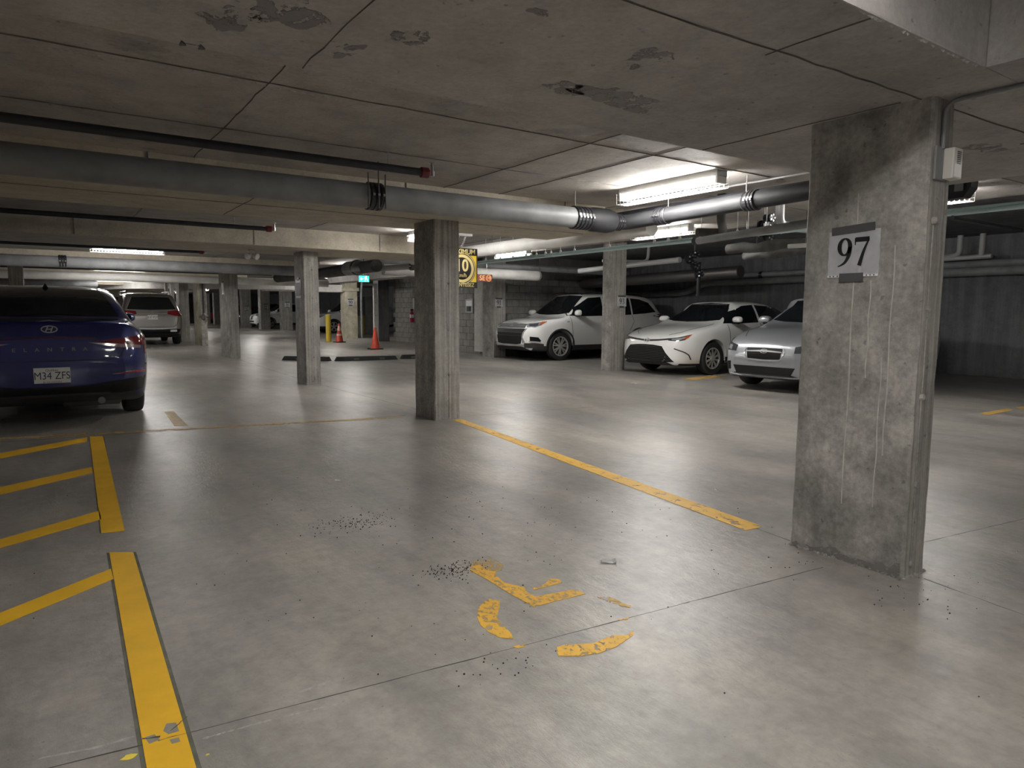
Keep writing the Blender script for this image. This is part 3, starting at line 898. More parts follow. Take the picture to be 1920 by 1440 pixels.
def fleck(label, px, py, r, n=9):
    c = at(px, py)
    pts = [(r * random.uniform(0.5, 1.3) * math.cos(2 * PI * k / n), 0.6 * r * random.uniform(0.5, 1.3) * math.sin(2 * PI * k / n)) for k in range(n)]
    tag(obj('paint_fleck', prism(pts, 0.0006, 0.002), 'paint_fleck', None, (c.x, c.y, 0)), label, 'paint fleck')
fleck('bright yellow paint splash left of the foreground stripe', 243, 1419, 0.022)
fleck('tiny yellow paint speck right of the foreground stripe', 389, 1416, 0.005)
def litter(label, px, py, s, seed):
    rnd = random.Random(seed)
    c = at(px, py)
    bm = BM()
    g = [[bm.verts.new(((i - 2) * s * 0.5 + rnd.uniform(-.1, .1) * s, (j - 1.5) * s * 0.42 + rnd.uniform(-.1, .1) * s, 0.002 + s * 0.22 * abs(math.sin(i * 1.9 + j)) * rnd.random() + (s * 0.12 if i in (0, 4) else 0))) for i in range(5)] for j in range(4)]
    for j in range(3):
        for i in range(4):
            bm.faces.new((g[j][i], g[j][i + 1], g[j + 1][i + 1], g[j + 1][i]))
    bmesh.ops.solidify(bm, geom=bm.faces[:], thickness=0.0008)
    tag(obj('crumpled_wrapper', bm, 'foil', None, (c.x, c.y, 0), (0, 0, R(-35))), label, 'litter')
litter('crumpled shiny wrapper on the floor beyond the wheelchair symbol', 1141, 1054, 0.036, 2)
litter('small white paper scrap on the bay floor far from the symbol', 633, 901, 0.018, 4)
litter('tiny pale scrap on the aisle floor before the white sedan', 1189, 720, 0.05, 5)

# ---------------------------------------------------------------- fluorescent lamps
def make_lamp():
    t = thing('fluorescent_lamp', 'x', 'lamp')
    L = 0.61
    obj('housing', box(-L, L, -0.065, 0.065, -0.055, 0, 0.004), 'lamp_housing', t)
    for s in (-1, 1):
        obj('end_cap', box(s * L - 0.03 * (s > 0), s * L + 0.03 * (s < 0), -0.06, 0.06, -0.115, -0.055, 0.004), 'lamp_housing', t)
        obj('tube', tube([(-L + 0.03, s * 0.032, -0.085), (L - 0.03, s * 0.032, -0.085)], 0.0165, 10), 'tube_glow', t)
    g = BM()
    for y, z in ((-0.078, -0.06), (0.078, -0.06), (-0.076, -0.11), (0.076, -0.11), (-0.07, -0.15), (0.07, -0.15), (0.0, -0.15), (-0.035, -0.15), (0.035, -0.15)):
        add_tube(g, [(-L - 0.01, y, z), (L + 0.01, y, z)], 0.0022, 5)
    n = 25
    for k in range(n + 1):
        x = -L - 0.01 + (2 * L + 0.02) * k / n
        add_tube(g, [(x, -0.078, -0.05), (x, -0.074, -0.15), (x, 0.074, -0.15), (x, 0.078, -0.05)], 0.0022, 5)
    obj('wire_guard', g, 'guard_wire', t)
    return t
lamp0 = make_lamp()
LAMPS = [('long fluorescent lamp in wire guard, nearest, above the drain pipe bend', 4.9, 4.56, SLAB, 90),
         ('fluorescent lamp above the blue sedan, along the far ceiling bay', 1.44, 15.0, SLAB, 0),
         ('fluorescent lamp half hidden behind the second column', 4.82, 9.15, SLAB, 90),
         ('fluorescent lamp over the aisle, right of the yellow speed sign', 8.7, 12.65, MID, 90),
         ('fluorescent lamp glowing just under the drain pipe coupling', 8.3, 7.85, MID, 90),
         ('fluorescent lamp whose end shows right of the 97 column', 8.28, 4.0, MID, 90),
         ('fluorescent lamp out of view above the wheelchair bay in the foreground', 1.1, 0.84, SLAB, 0),
         ('added fluorescent fill lamp out of view behind the camera on the left', -4.0, -1.5, SLAB, 0),  # unseen lamp, added as fill for the left side
         ('added fluorescent fill lamp out of view behind the camera on the right', 8.28, -1.0, MID, 90),  # unseen lamp, added to keep the near aisle bright
         ('added fluorescent fill lamp out of view just behind the camera', 2.1, -4.3, SLAB, 0),  # unseen lamp, added to brighten the near floor and nearest column
         ('added fluorescent fill lamp out of view left of the second ceiling bay', -6.0, 8.9, SLAB, 0),  # unseen lamp, added to lift the second column's left face
         ('fluorescent lamp over the far bay beyond the fourth column', 1.9, 22.3, SLAB, 0),
         ('fluorescent lamp over the aisle beside the rubber wheel stops', 7.4, 19.0, MID, 90),
         ('added fluorescent fill lamp near the cones and the cream column', 9.75, 27.3, HIGH, 90),  # added lamp, brightens the cream column and the ramp beam
         ('fluorescent lamp hung above the dark drain pipe, before the exit sign', 7.2, 24.6, MID, 90),
         ('far fluorescent lamp before the curved white beam', 8.2, 33.8, MID, 90),
         ('far fluorescent lamp past the grey SUV', 2.4, 30.5, SLAB, 0),
         ('far lamp on the high ceiling nearest the white SUV row', 9.9, 39.5, HIGH, 90),
         ('far lamp over the aisle in the middle of the far row', 8.6, 46.5, MID, 90),
         ('far lamp over the aisle beside the black SUV', 8.3, 55.0, MID, 90),
         ('far fluorescent lamp in the left bays', -1.5, 38.0, SLAB, 0),
         ('added fluorescent fill lamp out of view at the left of the blue sedan', -5.5, 13.0, SLAB, 0),  # unseen lamp, added as ambient fill for the left bays
         ('far fluorescent lamp beside the farthest pale column', 8.5, 64.0, MID, 90)]
for i, (lab, x, y, z, a) in enumerate(LAMPS):
    o = lamp0 if i == 0 else copy_tree(lamp0)
    o.location = (x, y, z)
    o.rotation_euler = (0, 0, R(a))
    o['label'] = lab
    o['group'] = 'wire guarded fluorescent lamps'

# ---------------------------------------------------------------- pipes
def pipe(name, label, pts, r, mat, fillet=0.0, cat='pipe', seg=16):
    p0 = Vector(pts[0])
    t = thing(name, label, cat, p0)
    obj('pipe_run', tube([Vector(p) - p0 for p in pts], r, seg, fillet), mat, t, smooth=True)
    t['_o'] = 1
    del t['_o']
    return t

def coupling(t, c, axis, r, w=0.1, mat='clamp_black', rings=4):
    """banded rubber coupling around a pipe, with bolts; C in world space"""
    c = Vector(c) - t.location
    prof = [(r, -w / 2)]
    for k in range(rings):
        a = -w / 2 + w * (k + 0.15) / rings; b = -w / 2 + w * (k + 0.85) / rings
        prof += [(r + 0.004, a), (r + 0.011, a + 0.002), (r + 0.011, b - 0.002), (r + 0.004, b)]
    prof.append((r, w / 2))
    o = obj('coupling', lathe(prof, 20, axis, c), mat, t)
    bolts = BM()
    for k in range(rings):
        d = -w / 2 + w * (k + 0.5) / rings
        off = Vector((d, -(r + 0.012), 0)) if axis == 'X' else Vector((-(r + 0.012), d, 0))
        bmesh.ops.create_cube(bolts, size=0.018, matrix=Matrix.Translation(c + off))
    obj('clamp_screw', bolts, 'steel', o)['kind'] = 'stuff'

def hanger(t, c, ztop, rod=0.005, name='hanger_rod', mat='steel_dark', ring=None, axis='X'):
    c = Vector(c) - t.location
    bm = tube([c, Vector((c.x, c.y, ztop - t.location.z))], rod, 6)
    if ring:
        n = 14
        pts = []
        for k in range(n + 1):
            a = 2 * PI * k / n
            pts.append(c + (Vector((0, math.cos(a) * ring, math.sin(a) * ring)) if axis == 'X' else Vector((math.cos(a) * ring, 0, math.sin(a) * ring))))
        add_tube(bm, pts, rod * 0.9, 6, False)
    return obj(name, bm, mat, t)

zp_, yp_ = 2.155, 5.5
big = pipe('drain_pipe', 'thick grey drain pipe spanning the ceiling in front of a beam', [(-7, yp_, zp_), (5.02, yp_, zp_)], 0.104, 'pipe_grey')
cxp = 2.36
coupling(big, (cxp, yp_, zp_), 'X', 0.104, 0.13, rings=3)
for dx in (-0.09, 0.0, 0.06):
    hanger(big, (cxp + dx, yp_ - 0.11, zp_ - 0.11), SLAB if dx == 0 else zp_ + 0.17, 0.006)
coupling(big, (4.62, yp_, zp_), 'X', 0.106, 0.22, rings=5)
obj('wye_body', lathe([(0.108, 4.72), (0.125, 4.78), (0.125, 4.98), (0.11, 5.06)], 20, 'X', (7, 0, 0)), 'pipe_iron', big, smooth=True)
hanger(big, (4.55, yp_, zp_ + 0.1), SLAB, 0.006)
side = pipe('drain_pipe', 'grey drain branch with banded couplings running toward the 97 column', [(5.07, yp_, zp_), (5.24, yp_ - 0.02, zp_), (5.30, 5.12, zp_ + 0.02), (5.26, 2.95, zp_ + 0.05), (5.26, 2.80, SLAB)], 0.078, 'pipe_iron', 0.18)
coupling(side, (5.13, yp_, zp_), 'X', 0.08, 0.09, rings=3)
coupling(side, (5.29, 5.02, zp_ + 0.02), 'Y', 0.08, 0.10, rings=4)
coupling(side, (5.275, 3.9, zp_ + 0.035), 'Y', 0.08, 0.10, rings=3)
hanger(side, (5.275, 3.98, zp_ + 0.035), SLAB, 0.005, ring=0.085, axis='Y'); hanger(side, (5.29, 4.92, zp_ + 0.02), SLAB, 0.005, ring=0.085, axis='Y')
pipe('sprinkler_main', 'black sprinkler main running beside the grey drain branch', [(5.56, 0.4, 2.29), (5.56, 5.95, 2.29)], 0.052, 'pipe_black', 0.15)
pipe('conduit', 'thin bright conduit above the grey drain branch', [(5.40, 2.75, 2.38), (5.42, 6.0, 2.38)], 0.012, 'steel', seg=8)

def sprinkler_line(label, pts, xend, y, z, hx, ends=True):
    t = pipe('sprinkler_pipe', label, [(-7.5, y, z), (xend, y, z)], 0.03, 'pipe_black')
    obj('end_cap', lathe([(0.03, xend + 7.5 - 0.01), (0.042, xend + 7.5), (0.042, xend + 7.5 + 0.06), (0.02, xend + 7.5 + 0.08)], 12, 'X'), 'pipe_red', t)
    obj('sprinkler_head', add_lathe(lathe([(0.012, 0.0), (0.012, 0.075), (0.006, 0.085), (0.03, 0.09), (0.03, 0.094)], 10, 'Z', (xend + 7.5 + 0.1, 0, -0.01)), [(0.018, -0.02), (0.018, 0.02)], 10, 'Z', (xend + 7.5 + 0.1, 0, 0)), 'steel', t)
    for x in hx:
        hanger(t, (x, y, z - 0.03), SLAB, 0.006, mat='steel')
    return t
q = at(795, 323, 2.3)
sprinkler_line('black sprinkler pipe with red end, nearest, left of the lamp', None, q.x - 0.02, 5.02, 2.3, (q.x - 0.3, -0.6))
q2 = at(500, 429, 2.3)
sprinkler_line('black sprinkler pipe with red end, in the second ceiling bay', None, q2.x, q2.y, 2.3, (q2.x - 0.42, -1.5))
sprinkler_line('small black sprinkler pipe beyond the lit beam', None, 2.55, 14.2, 2.3, (1.9,))
far1 = pipe('drain_pipe', 'grey drain pipe beyond the lit beam, above the grey SUV', [(-7, 16.6, 2.17), (5.5, 16.6, 2.14)], 0.115, 'pipe_grey')
coupling(far1, (0.42, 16.6, 2.165), 'X', 0.115, 0.14, rings=3)
pipe('drain_pipe', 'far white drain pipe behind the fourth column', [(-7, 24.0, 2.2), (8.5, 24.0, 2.16)], 0.12, 'pipe_white')
pipe('drain_pipe', 'farther grey drain pipe above the far columns', [(-7, 31.4, 2.2), (1.9, 31.4, 2.2)], 0.12, 'pipe_grey')
pipe('sprinkler_pipe', 'thin far sprinkler pipe over the third bay', [(-7, 22.0, 2.3), (6.0, 22.0, 2.3)], 0.03, 'pipe_black')

w1 = pipe('insulated_pipe', 'thick white insulated pipe along the aisle ceiling', [(6.12, 5.95, 2.21), (6.12, 12.4, 2.21)], 0.10, 'pipe_white', 0.5)
for y in (7.0, 9.5, 12.0):
    hanger(w1, (6.12, y, 2.3), MID, 0.006)
w2 = pipe('insulated_pipe', 'thick white pipe crossing above the 91 sheet', [(6.2, 14.0, 2.1), (10.42, 14.0, 2.1)], 0.125, 'pipe_white')
obj('pipe_end', lathe([(0.126, 4.18), (0.13, 4.20), (0.06, 4.3)], 16, 'X'), 'pipe_grey', w2)
hanger(w2, (10.45, 14.0, 1.96), HIGH, 0.008, mat='steel')
pipe('insulated_pipe', 'slimmer pale pipe above the thick white one', [(6.3, 14.6, 2.33), (9.6, 14.2, 2.30), (13.6, 14.1, 2.25)], 0.065, 'pipe_grey')
teal = pipe('teal_pipe', 'pale teal pipe on a row of rod hangers along the aisle', [(6.95, 1.0, 2.11), (6.95, 11.6, 2.11)], 0.022, 'pipe_teal', seg=10)
obj('second_pipe', tube([(0.0, 0.0, 0.034), (0.0, 10.5, 0.034)], 0.012, 8), 'pipe_teal', teal)
for y in (2.3, 3.35, 3.42, 3.6, 4.95, 5.2, 5.35, 5.9, 6.25, 6.45, 6.7, 7.6, 8.4, 8.75, 9.0, 9.15, 9.4, 9.7, 10.1, 10.5, 11.0):
    h_ = hanger(teal, (6.95, y, 2.11), MID, 0.005, mat='guard_wire')
    obj('clevis', lathe([(0.022, 0.02), (0.02, 0.06), (0.006, 0.085)], 8, 'Z', (0, y - 1.0, 0)), 'guard_wire', h_)

g1 = pipe('service_pipe', 'grey service pipe capped beside the teal pipe', [at(1306, 452, 2.03), at(1440, 431, 2.03), at(1560, 412, 2.03)], 0.042, 'pipe_grey')
obj('end_ring', lathe([(0.044, -0.03), (0.05, -0.02), (0.05, 0.03), (0.044, 0.04)], 14, 'Y', (0, 0, 0)), 'clamp_black', g1)
pa_, pb_ = at(1312, 436, 2.16), at(1352, 412, 2.24)
pipe('service_pipe', 'dark S-bend pipe right of the aisle lamp', [pa_ + Vector((-0.05, 0, 0)), pa_ + Vector((0.25, -0.15, 0.0)), pb_, pb_ + Vector((0, 0, MID - 2.24))], 0.05, 'lagging', 0.12)
pv = at(1462, 412, 2.3)
t = pipe('vent_pipe', 'light grey elbow pipe beside the valves, left of the 97 column', [pv + Vector((0, 0, MID - 2.3)), pv + Vector((0, 0, -0.06)), at(1500, 428, 2.22), at(1580, 436, 2.22)], 0.052, 'pipe_pvc', 0.1)
obj('rod_pair', tube([(-0.25, 0.05, 0.0), (0.05, 0.0, 0.02)], 0.03, 10), 'pipe_pvc', t)
pvv = at(1432, 428, 2.23)
t = thing('valve_cluster', 'black valves with bright bolts between the service pipes', 'valve', pvv)
for dx, dy, dz, r in ((0, 0, 0.03, 0.07), (0.12, -0.1, -0.02, 0.06), (-0.1, 0.06, -0.06, 0.055), (0.02, -0.05, 0.12, 0.05), (0.1, 0.02, -0.09, 0.05)):
    o = obj('flange', lathe([(r * 0.5, -0.05), (r, -0.045), (r, -0.02), (r * 0.6, -0.01), (r * 0.6, 0.02), (r, 0.03), (r, 0.05), (r * 0.4, 0.06)], 12, 'Y', (dx, dy, dz)), 'clamp_black', t)
    b = BM()
    for k in range(5):
        a = k * 2 * PI / 5
        bmesh.ops.create_cube(b, size=0.018, matrix=Matrix.Translation((dx + 0.75 * r * math.cos(a), dy - 0.052, dz + 0.75 * r * math.sin(a))))
    obj('bolt', b, 'steel', o)['kind'] = 'stuff'
obj('hanger_rod', tube([(0, 0, 0.05), (0, 0, MID - 2.23)], 0.01, 6), 'steel_dark', t)
hanger(g1, at(1400, 437, 2.03), MID, 0.006)
pk = at(1293, 486, 2.3)
t = thing('valve_cluster', 'small bolted valve group right of the 93 column', 'valve', pk)
for dx, dz, r in ((0, 0, 0.10), (0.15, 0.1, 0.08), (0.16, -0.12, 0.08), (0.3, -0.3, 0.09)):
    o = obj('flange', lathe([(r * 0.5, -0.06), (r, -0.05), (r, -0.02), (r * 0.6, 0.0), (r, 0.02), (r, 0.05)], 12, 'Y', (dx, 0, dz)), 'clamp_black', t)
    b = BM()
    for k in range(5):
        bmesh.ops.create_cube(b, size=0.03, matrix=Matrix.Translation((dx + 0.75 * r * math.cos(k * 1.257), -0.065, dz + 0.75 * r * math.sin(k * 1.257))))
    obj('bolt', b, 'steel', o)['kind'] = 'stuff'
obj('hanger_rod', tube([(0.15, 0, 0.1), (0.15, 0, HIGH - 2.3)], 0.012, 6), 'steel_dark', t)
obj('stem', tube([(0.3, 0, -0.05), (0.3, 0, -0.75)], 0.04, 10), 'clamp_black', t)
pipe('service_pipe', 'pale pipe passing behind the 93 column toward the valves', [at(1086, 508, 2.15), at(1165, 499, 2.2), at(1275, 487, 2.25)], 0.055, 'pipe_pvc')
e0 = at(1173, 490, 2.3)
pipe('service_pipe', 'bent thin pale pipe beside the top of the 93 column', [e0 + Vector((-0.5, 0.2, 0)), e0 + Vector((0.42, -0.25, 0)), e0 + Vector((0.44, -0.26, 0.36))], 0.032, 'pipe_pvc', 0.12)
for k, (lab, x, z, r) in enumerate((('rough dark lagged pipe under the ceiling right of the aisle', 8.75, 2.16, 0.075), ('second dark lagged pipe, lower and farther right', 9.15, 2.08, 0.06))):
    pts = [(x + 0.03 * math.sin(i * 1.7 + k), 6.9 - i * 0.26, z + 0.018 * math.sin(i * 2.1)) for i in range(12)]
    t = pipe('lagged_pipe', lab, pts, [r * (1 + 0.18 * math.sin(i * 2.7 + k)) for i in range(12)], 'lagging')
    for i in (2, 6, 9):
        hanger(t, pts[i], MID, 0.006)
st_ = pipe('service_pipe', 'white stub pipe at the left edge of the 97 column', [at(1478, 462, 2.1), at(1560, 457, 2.1)], 0.03, 'pipe_white')
hanger(st_, at(1510, 460, 2.1), MID, 0.006)

# wall pipes behind the right hand cars
XW = XR - 0.14
wp = pipe('wall_pipe', 'upper grey pipe along the dark right wall', [(XW, 12.6, 2.13), (XW, -2, 2.15)], 0.07, 'pipe_grey')
coupling(wp, (XW, 12.6, 2.13), 'Y', 0.07, 0.12, rings=2)
coupling(wp, (XW, 10.6, 2.13), 'Y', 0.07, 0.10, rings=2)
wp2 = pipe('wall_pipe', 'lower grey pipe with an offset bend along the dark right wall', [(XW, 15.2, 1.70), (XW, 13.0, 1.73), (XW, 12.4, 1.97), (XW, -2, 2.02)], 0.085, 'pipe_grey', 0.25)
for y in (6.05, 5.72):
    pass
t = pipe('riser_pipe', 'pair of short grey risers above the wall pipes, right of the 97 column', [(14.55, 6.08, HIGH), (14.55, 6.08, 2.32), (14.55, 6.5, 2.25)], 0.05, 'pipe_pvc', 0.1)
obj('second_riser', tube([(0, -0.38, 0.0), (0, -0.38, -0.42)], 0.05, 14), 'pipe_pvc', t)
obj('cross_run', tube([(0, 0.8, -0.44), (0, -0.55, -0.42)], 0.045, 12), 'pipe_pvc', t)
pipe('big_duct', 'wide dark drain pipe above the white SUV, under the high ceiling', [(12.9, 15.2, 2.0), (12.9, 9.8, 2.1)], 0.14, 'steel_dark')
pipe('conduit', 'thin dark rod sloping below the teal pipe at the right edge', [at(1785, 408, 2.05), at(1915, 431, 2.05)], 0.02, 'pipe_black', seg=8)

# hung dark enclosure beside the nearest column
pb2 = at(1806, 345, 2.2)
t = thing('ceiling_enclosure', 'dark hung enclosure with a bracket, right of the wall sensor', 'box', (pb2.x, pb2.y, 2.2))
bm = BM()
prof = [(-0.20, 0.12), (-0.20, -0.11), (0.03, -0.11), (0.08, -0.04), (0.08, 0.12)]
a_ = [bm.verts.new((-0.06, -y, z)) for y, z in prof]; b_ = [bm.verts.new((0.06, -y, z)) for y, z in prof]
bm.faces.new(a_); bm.faces.new(list(reversed(b_)))
for i in range(5):
    bm.faces.new((a_[i], a_[(i + 1) % 5], b_[(i + 1) % 5], b_[i]))
obj('enclosure_body', bm, 'pipe_black', t)
obj('bracket', box(-0.075, -0.06, -0.03, 0.03, -0.06, 0.12), 'plastic_grey', t)
obj('hanger_rod', tube([(0, 0.1, 0.1), (0, 0.1, MID - 2.2)], 0.006, 6), 'steel_dark', t)

# pipes over the cones
q1, q2 = at(600, 513, 2.12), at(880, 480, 2.12)
d1 = pipe('drain_pipe', 'thick dark drain pipe above the cones, left of the second column', [q1 + Vector((-0.2, 3, 0)), q1, Vector((q1.x - 0.1, 13.2, 2.12))], 0.13, 'lagging')
q3 = at(668, 502, 2.12)
cp = obj('branch_cap', lathe([(0.14, -0.2), (0.15, -0.18), (0.15, 0.5), (0.14, 0.52)], 18, 'Y'), 'pipe_grey', d1, q3 - d1.location)
obj('cap_band', lathe([(0.155, -0.1), (0.165, -0.09), (0.165, -0.03), (0.155, -0.02)], 18, 'Y'), 'clamp_black', cp)
q4 = at(722, 503, 2.1)
obj('side_branch', tube([q4 + Vector((-0.6, 0.4, -0.02)) - d1.location, q4 - d1.location, q4 + Vector((0.35, -0.6, 0.02)) - d1.location], 0.06, 14, 0.2), 'pipe_pvc', d1)
coupling(d1, q4 + Vector((0.35, -0.6, 0.02)), 'Y', 0.07, 0.14, rings=3)
for y in (14.0, 17.0):
    hanger(d1, (q1.x - 0.05, y, 2.25), MID, 0.008)
# white downpipe pair behind the grey SUV
pipe('downpipe', 'white downpipe with an offset behind the grey SUV', [(4.06, 29.6, 2.4), (4.06, 29.6, 1.6), (4.2, 29.6, 1.4), (4.2, 29.6, 0.3)], 0.06, 'pipe_white', 0.1)
pipe('downpipe', 'straight white downpipe behind the grey SUV', [(4.30, 29.9, 2.4), (4.30, 29.9, 0.2)], 0.08, 'pipe_white')
pipe('downpipe', 'white downpipe beside the cream column', [(11.68, 28.6, 2.6), (11.62, 28.6, 1.95), (11.62, 28.6, 0)], 0.05, 'pipe_grey', 0.05)
pipe('downpipe', 'bent white downpipe left of the yellow bollard', [(8.85, 26.9, MID), (8.85, 26.9, 1.3), (8.7, 26.9, 1.05), (8.7, 26.9, 0)], 0.045, 'pipe_white', 0.08)

# ---------------------------------------------------------------- ramp area far behind
tag(obj('ramp_beam', box(7.6, 10.9, 28.9, 29.5, 2.0, 2.32, 0.02), 'white_painted_concrete'), 'white painted beam over the far ramp, beside the cream column', 'beam')
curve = BM()
n = 14
inner, outer = [], []
for k in range(n + 1):
    a = R(200 + 70 * k / n)
    inner.append((9.0 + 7.0 * math.cos(a), 36.0 + 7 * math.sin(a)))
    outer.append((9.0 + 7.35 * math.cos(a), 36.0 + 7.35 * math.sin(a)))
for k in range(n):
    add_prism(curve, [inner[k], inner[k + 1], outer[k + 1], outer[k]], 2.05, 2.4)
tag(obj('ramp_curb_beam', curve, 'white_painted_concrete'), 'curved white beam edge above the far parked cars', 'beam')
t = thing('door_panel', 'white far door with dark window between cream column and white post', 'door', (13.35, 33.0, 0))
obj('leaf', box(-0.7, 0.7, 0, 0.08, 0, 1.95), 'white_painted_concrete', t)
obj('window', box(-0.45, 0.25, -0.02, 0, 0.95, 1.9), 'plastic_grey', t)
obj('yellow_post', tube([(0.05, -0.2, 0), (0.05, -0.2, 1.0)], 0.07, 12), 'bollard_yellow', t)
t = thing('white_post', 'slim white steel post with bolt holes behind the nearer cone', 'post', (10.72, 25.0, 0))
obj('post_body', box(-0.07, 0.07, -0.06, 0.06, 0, 2.25), 'white_painted_concrete', t)
obj('top_rail', box(-0.5, 0.05, -0.05, 0.05, 2.16, 2.25), 'white_painted_concrete', t)
for z in (0.5, 1.0, 1.5, 1.9):
    obj('bolt_hole', box(-0.012, 0.012, -0.065, -0.06, z, z + 0.03), 'plastic_dark', t)

# ---------------------------------------------------------------- signs
t = thing('speed_sign', 'hanging black and yellow 10 km/h speed limit sign', 'sign', (5.43, 9.3, 1.87))
obj('panel', box(-0.285, 0.285, -0.006, 0.006, -0.305, 0.305), 'sign_black', t)
obj('yellow_field', box(-0.265, 0.265, -0.009, -0.006, -0.215, 0.195), 'sign_yellow', t)
def disc(r0, r1, y, cz=-0.01, n=40):
    bm = BM()
    A = [[bm.verts.new((r * math.cos(2 * PI * k / n), y + d, cz + r * math.sin(2 * PI * k / n))) for k in range(n)] for r, d in ((r0, 0), (r1, 0), (r1, 0.002), (r0, 0.002))]
    for a, b in ((0, 1), (1, 2), (2, 3), (3, 0)):
        for k in range(n):
            bm.faces.new((A[a][k], A[a][(k + 1) % n], A[b][(k + 1) % n], A[b][k]))
    return bm
obj('dark_disc', lathe([(0.253, -0.0112), (0.253, -0.0092)], 40, 'Y', (0, 0, -0.01)), 'sign_black', t)
obj('yellow_ring', disc(0.232, 0.243, -0.014), 'sign_cream', t)
obj('yellow_ring', disc(0.172, 0.217, -0.014), 'sign_cream', t)
add_text('lettering', 'MAXIMUM', 0.105, 'sign_cream', t, (0, -0.010, 0.247), FACE_SOUTH, 0.003, 1.0, bold=0.012)
add_text('lettering', '10', 0.26, 'sign_cream', t, (0.0, -0.015, 0.03), FACE_SOUTH, 0.004, 0.9, bold=0.02)
add_text('lettering', 'km/h', 0.085, 'sign_cream', t, (0.0, -0.015, -0.115), FACE_SOUTH, 0.003, bold=0.008)
add_text('lettering', 'RALENTISSEZ', 0.085, 'sign_cream', t, (0, -0.010, -0.262), FACE_SOUTH, 0.003, 0.88, bold=0.01)
for x in (-0.12, 0.0):
    bm = BM()
    for k in range(9):
        s = k / 8
        c = Vector((x + 0.10 * s, 0, 0.30 + s * 0.24))
        add_tube(bm, [c + Vector((0.012 * math.cos(a), 0.004 * (k % 2), 0.016 * math.sin(a))) for a in [j * PI / 4 for j in range(9)]], 0.0028, 5, False)
    obj('chain', bm, 'steel', t)
obj('ceiling_bracket', box(-0.08, 0.18, -0.03, 0.03, 0.49, 0.55), 'steel', t)

t = thing('caution_sign', 'orange hanging sign with SE and a ringed 10, right of the speed sign', 'sign', (8.52, 13.68, 1.975))
obj('panel', box(-0.75, 0.30, -0.005, 0.005, -0.085, 0.085), 'sign_black', t)
obj('orange_field', box(-0.74, 0.29, -0.008, -0.005, -0.075, 0.075), 'sign_brown', t)
add_text('lettering', 'SE', 0.16, 'sign_amber', t, (0.02, -0.010, -0.005), FACE_SOUTH, 0.003)
bm = disc(0.062, 0.072, -0.010, 0, 24)
obj('ring', bm, 'sign_amber', t, (0.2, 0, 0))
add_text('lettering', '10', 0.10, 'sign_amber', t, (0.2, -0.010, 0), FACE_SOUTH, 0.003)
for x in (-0.6, 0.15):
    obj('hanger_rod', tube([(x, 0, 0.08), (x, 0, MID - 1.975)], 0.004, 6), 'steel', t)

pe = at(682, 523, 2.15)
t = thing('exit_sign', 'glowing green exit sign with running figure and arrow', 'sign', (pe.x, pe.y, 2.15))
obj('case', box(-0.17, 0.17, -0.02, 0.03, -0.10, 0.10, 0.006), 'plastic_dark', t)
obj('green_field', box(-0.16, 0.16, -0.024, -0.02, -0.09, 0.09), 'sign_green', t)
man = BM()
for pts in ([(0.05, 0.0), (0.085, 0.02), (0.07, 0.055), (0.03, 0.05)], [(0.05, 0.0), (0.02, -0.03), (0.03, -0.07), (0.045, -0.07), (0.04, -0.03), (0.07, -0.01)], [(0.07, 0.0), (0.1, -0.03), (0.09, -0.06), (0.105, -0.06), (0.12, -0.02), (0.09, 0.015)], [(0.03, 0.05), (0.0, 0.02), (0.01, 0.01), (0.04, 0.035)]):
    add_prism(man, pts, 0, 0.003)
add_prism(man, [(0.075 + 0.018 * math.cos(k * PI / 4), 0.075 + 0.016 * math.sin(k * PI / 4)) for k in range(8)], 0, 0.003)
add_prism(man, [(-0.13, 0.0), (-0.09, 0.045), (-0.075, 0.03), (-0.09, 0.01), (-0.03, 0.01), (-0.03, -0.012), (-0.09, -0.012), (-0.075, -0.03), (-0.09, -0.045)], 0, 0.003)
obj('pictogram', man, 'sign_glow', t, (0, -0.0245, 0), FACE_SOUTH)
obj('mount', box(-0.03, 0.03, -0.01, 0.02, 0.1, MID - 2.15), 'plastic_dark', t)

t = thing('emergency_light', 'twin headed white emergency light under the lit beam', 'lamp', (2.78, 11.3, 2.14))
obj('mount_plate', box(-0.05, 0.05, -0.03, 0.03, -0.03, 0, 0.004), 'plastic_white', t)
for s in (-1, 1):
    o = obj('lamp_head', lathe([(0.02, -0.02), (0.045, 0.0), (0.055, 0.05), (0.05, 0.06)], 14, 'Y', (0, 0, 0)), 'plastic_white', t, (s * 0.045, -0.02, -0.085), (R(-160), 0, R(s * 35)))
    obj('lens', lathe([(0.046, 0.06), (0.03, 0.068)], 14, 'Y'), 'paper', o)
obj('stem', tube([(0, 0, -0.02), (0, 0, -0.08)], 0.012, 8), 'plastic_white', t)
pd = at(1182, 236, 2.39)
t = thing('junction_box', 'round grey ceiling box peeking past the near band edge', 'box', (pd.x, pd.y, SLAB))
obj('cover', lathe([(0.03, -0.05), (0.05, -0.045), (0.05, 0.0)], 16), 'steel', t)
obj('clip', box(-0.12, -0.04, -0.02, 0.02, -0.05, 0), 'pipe_black', t)

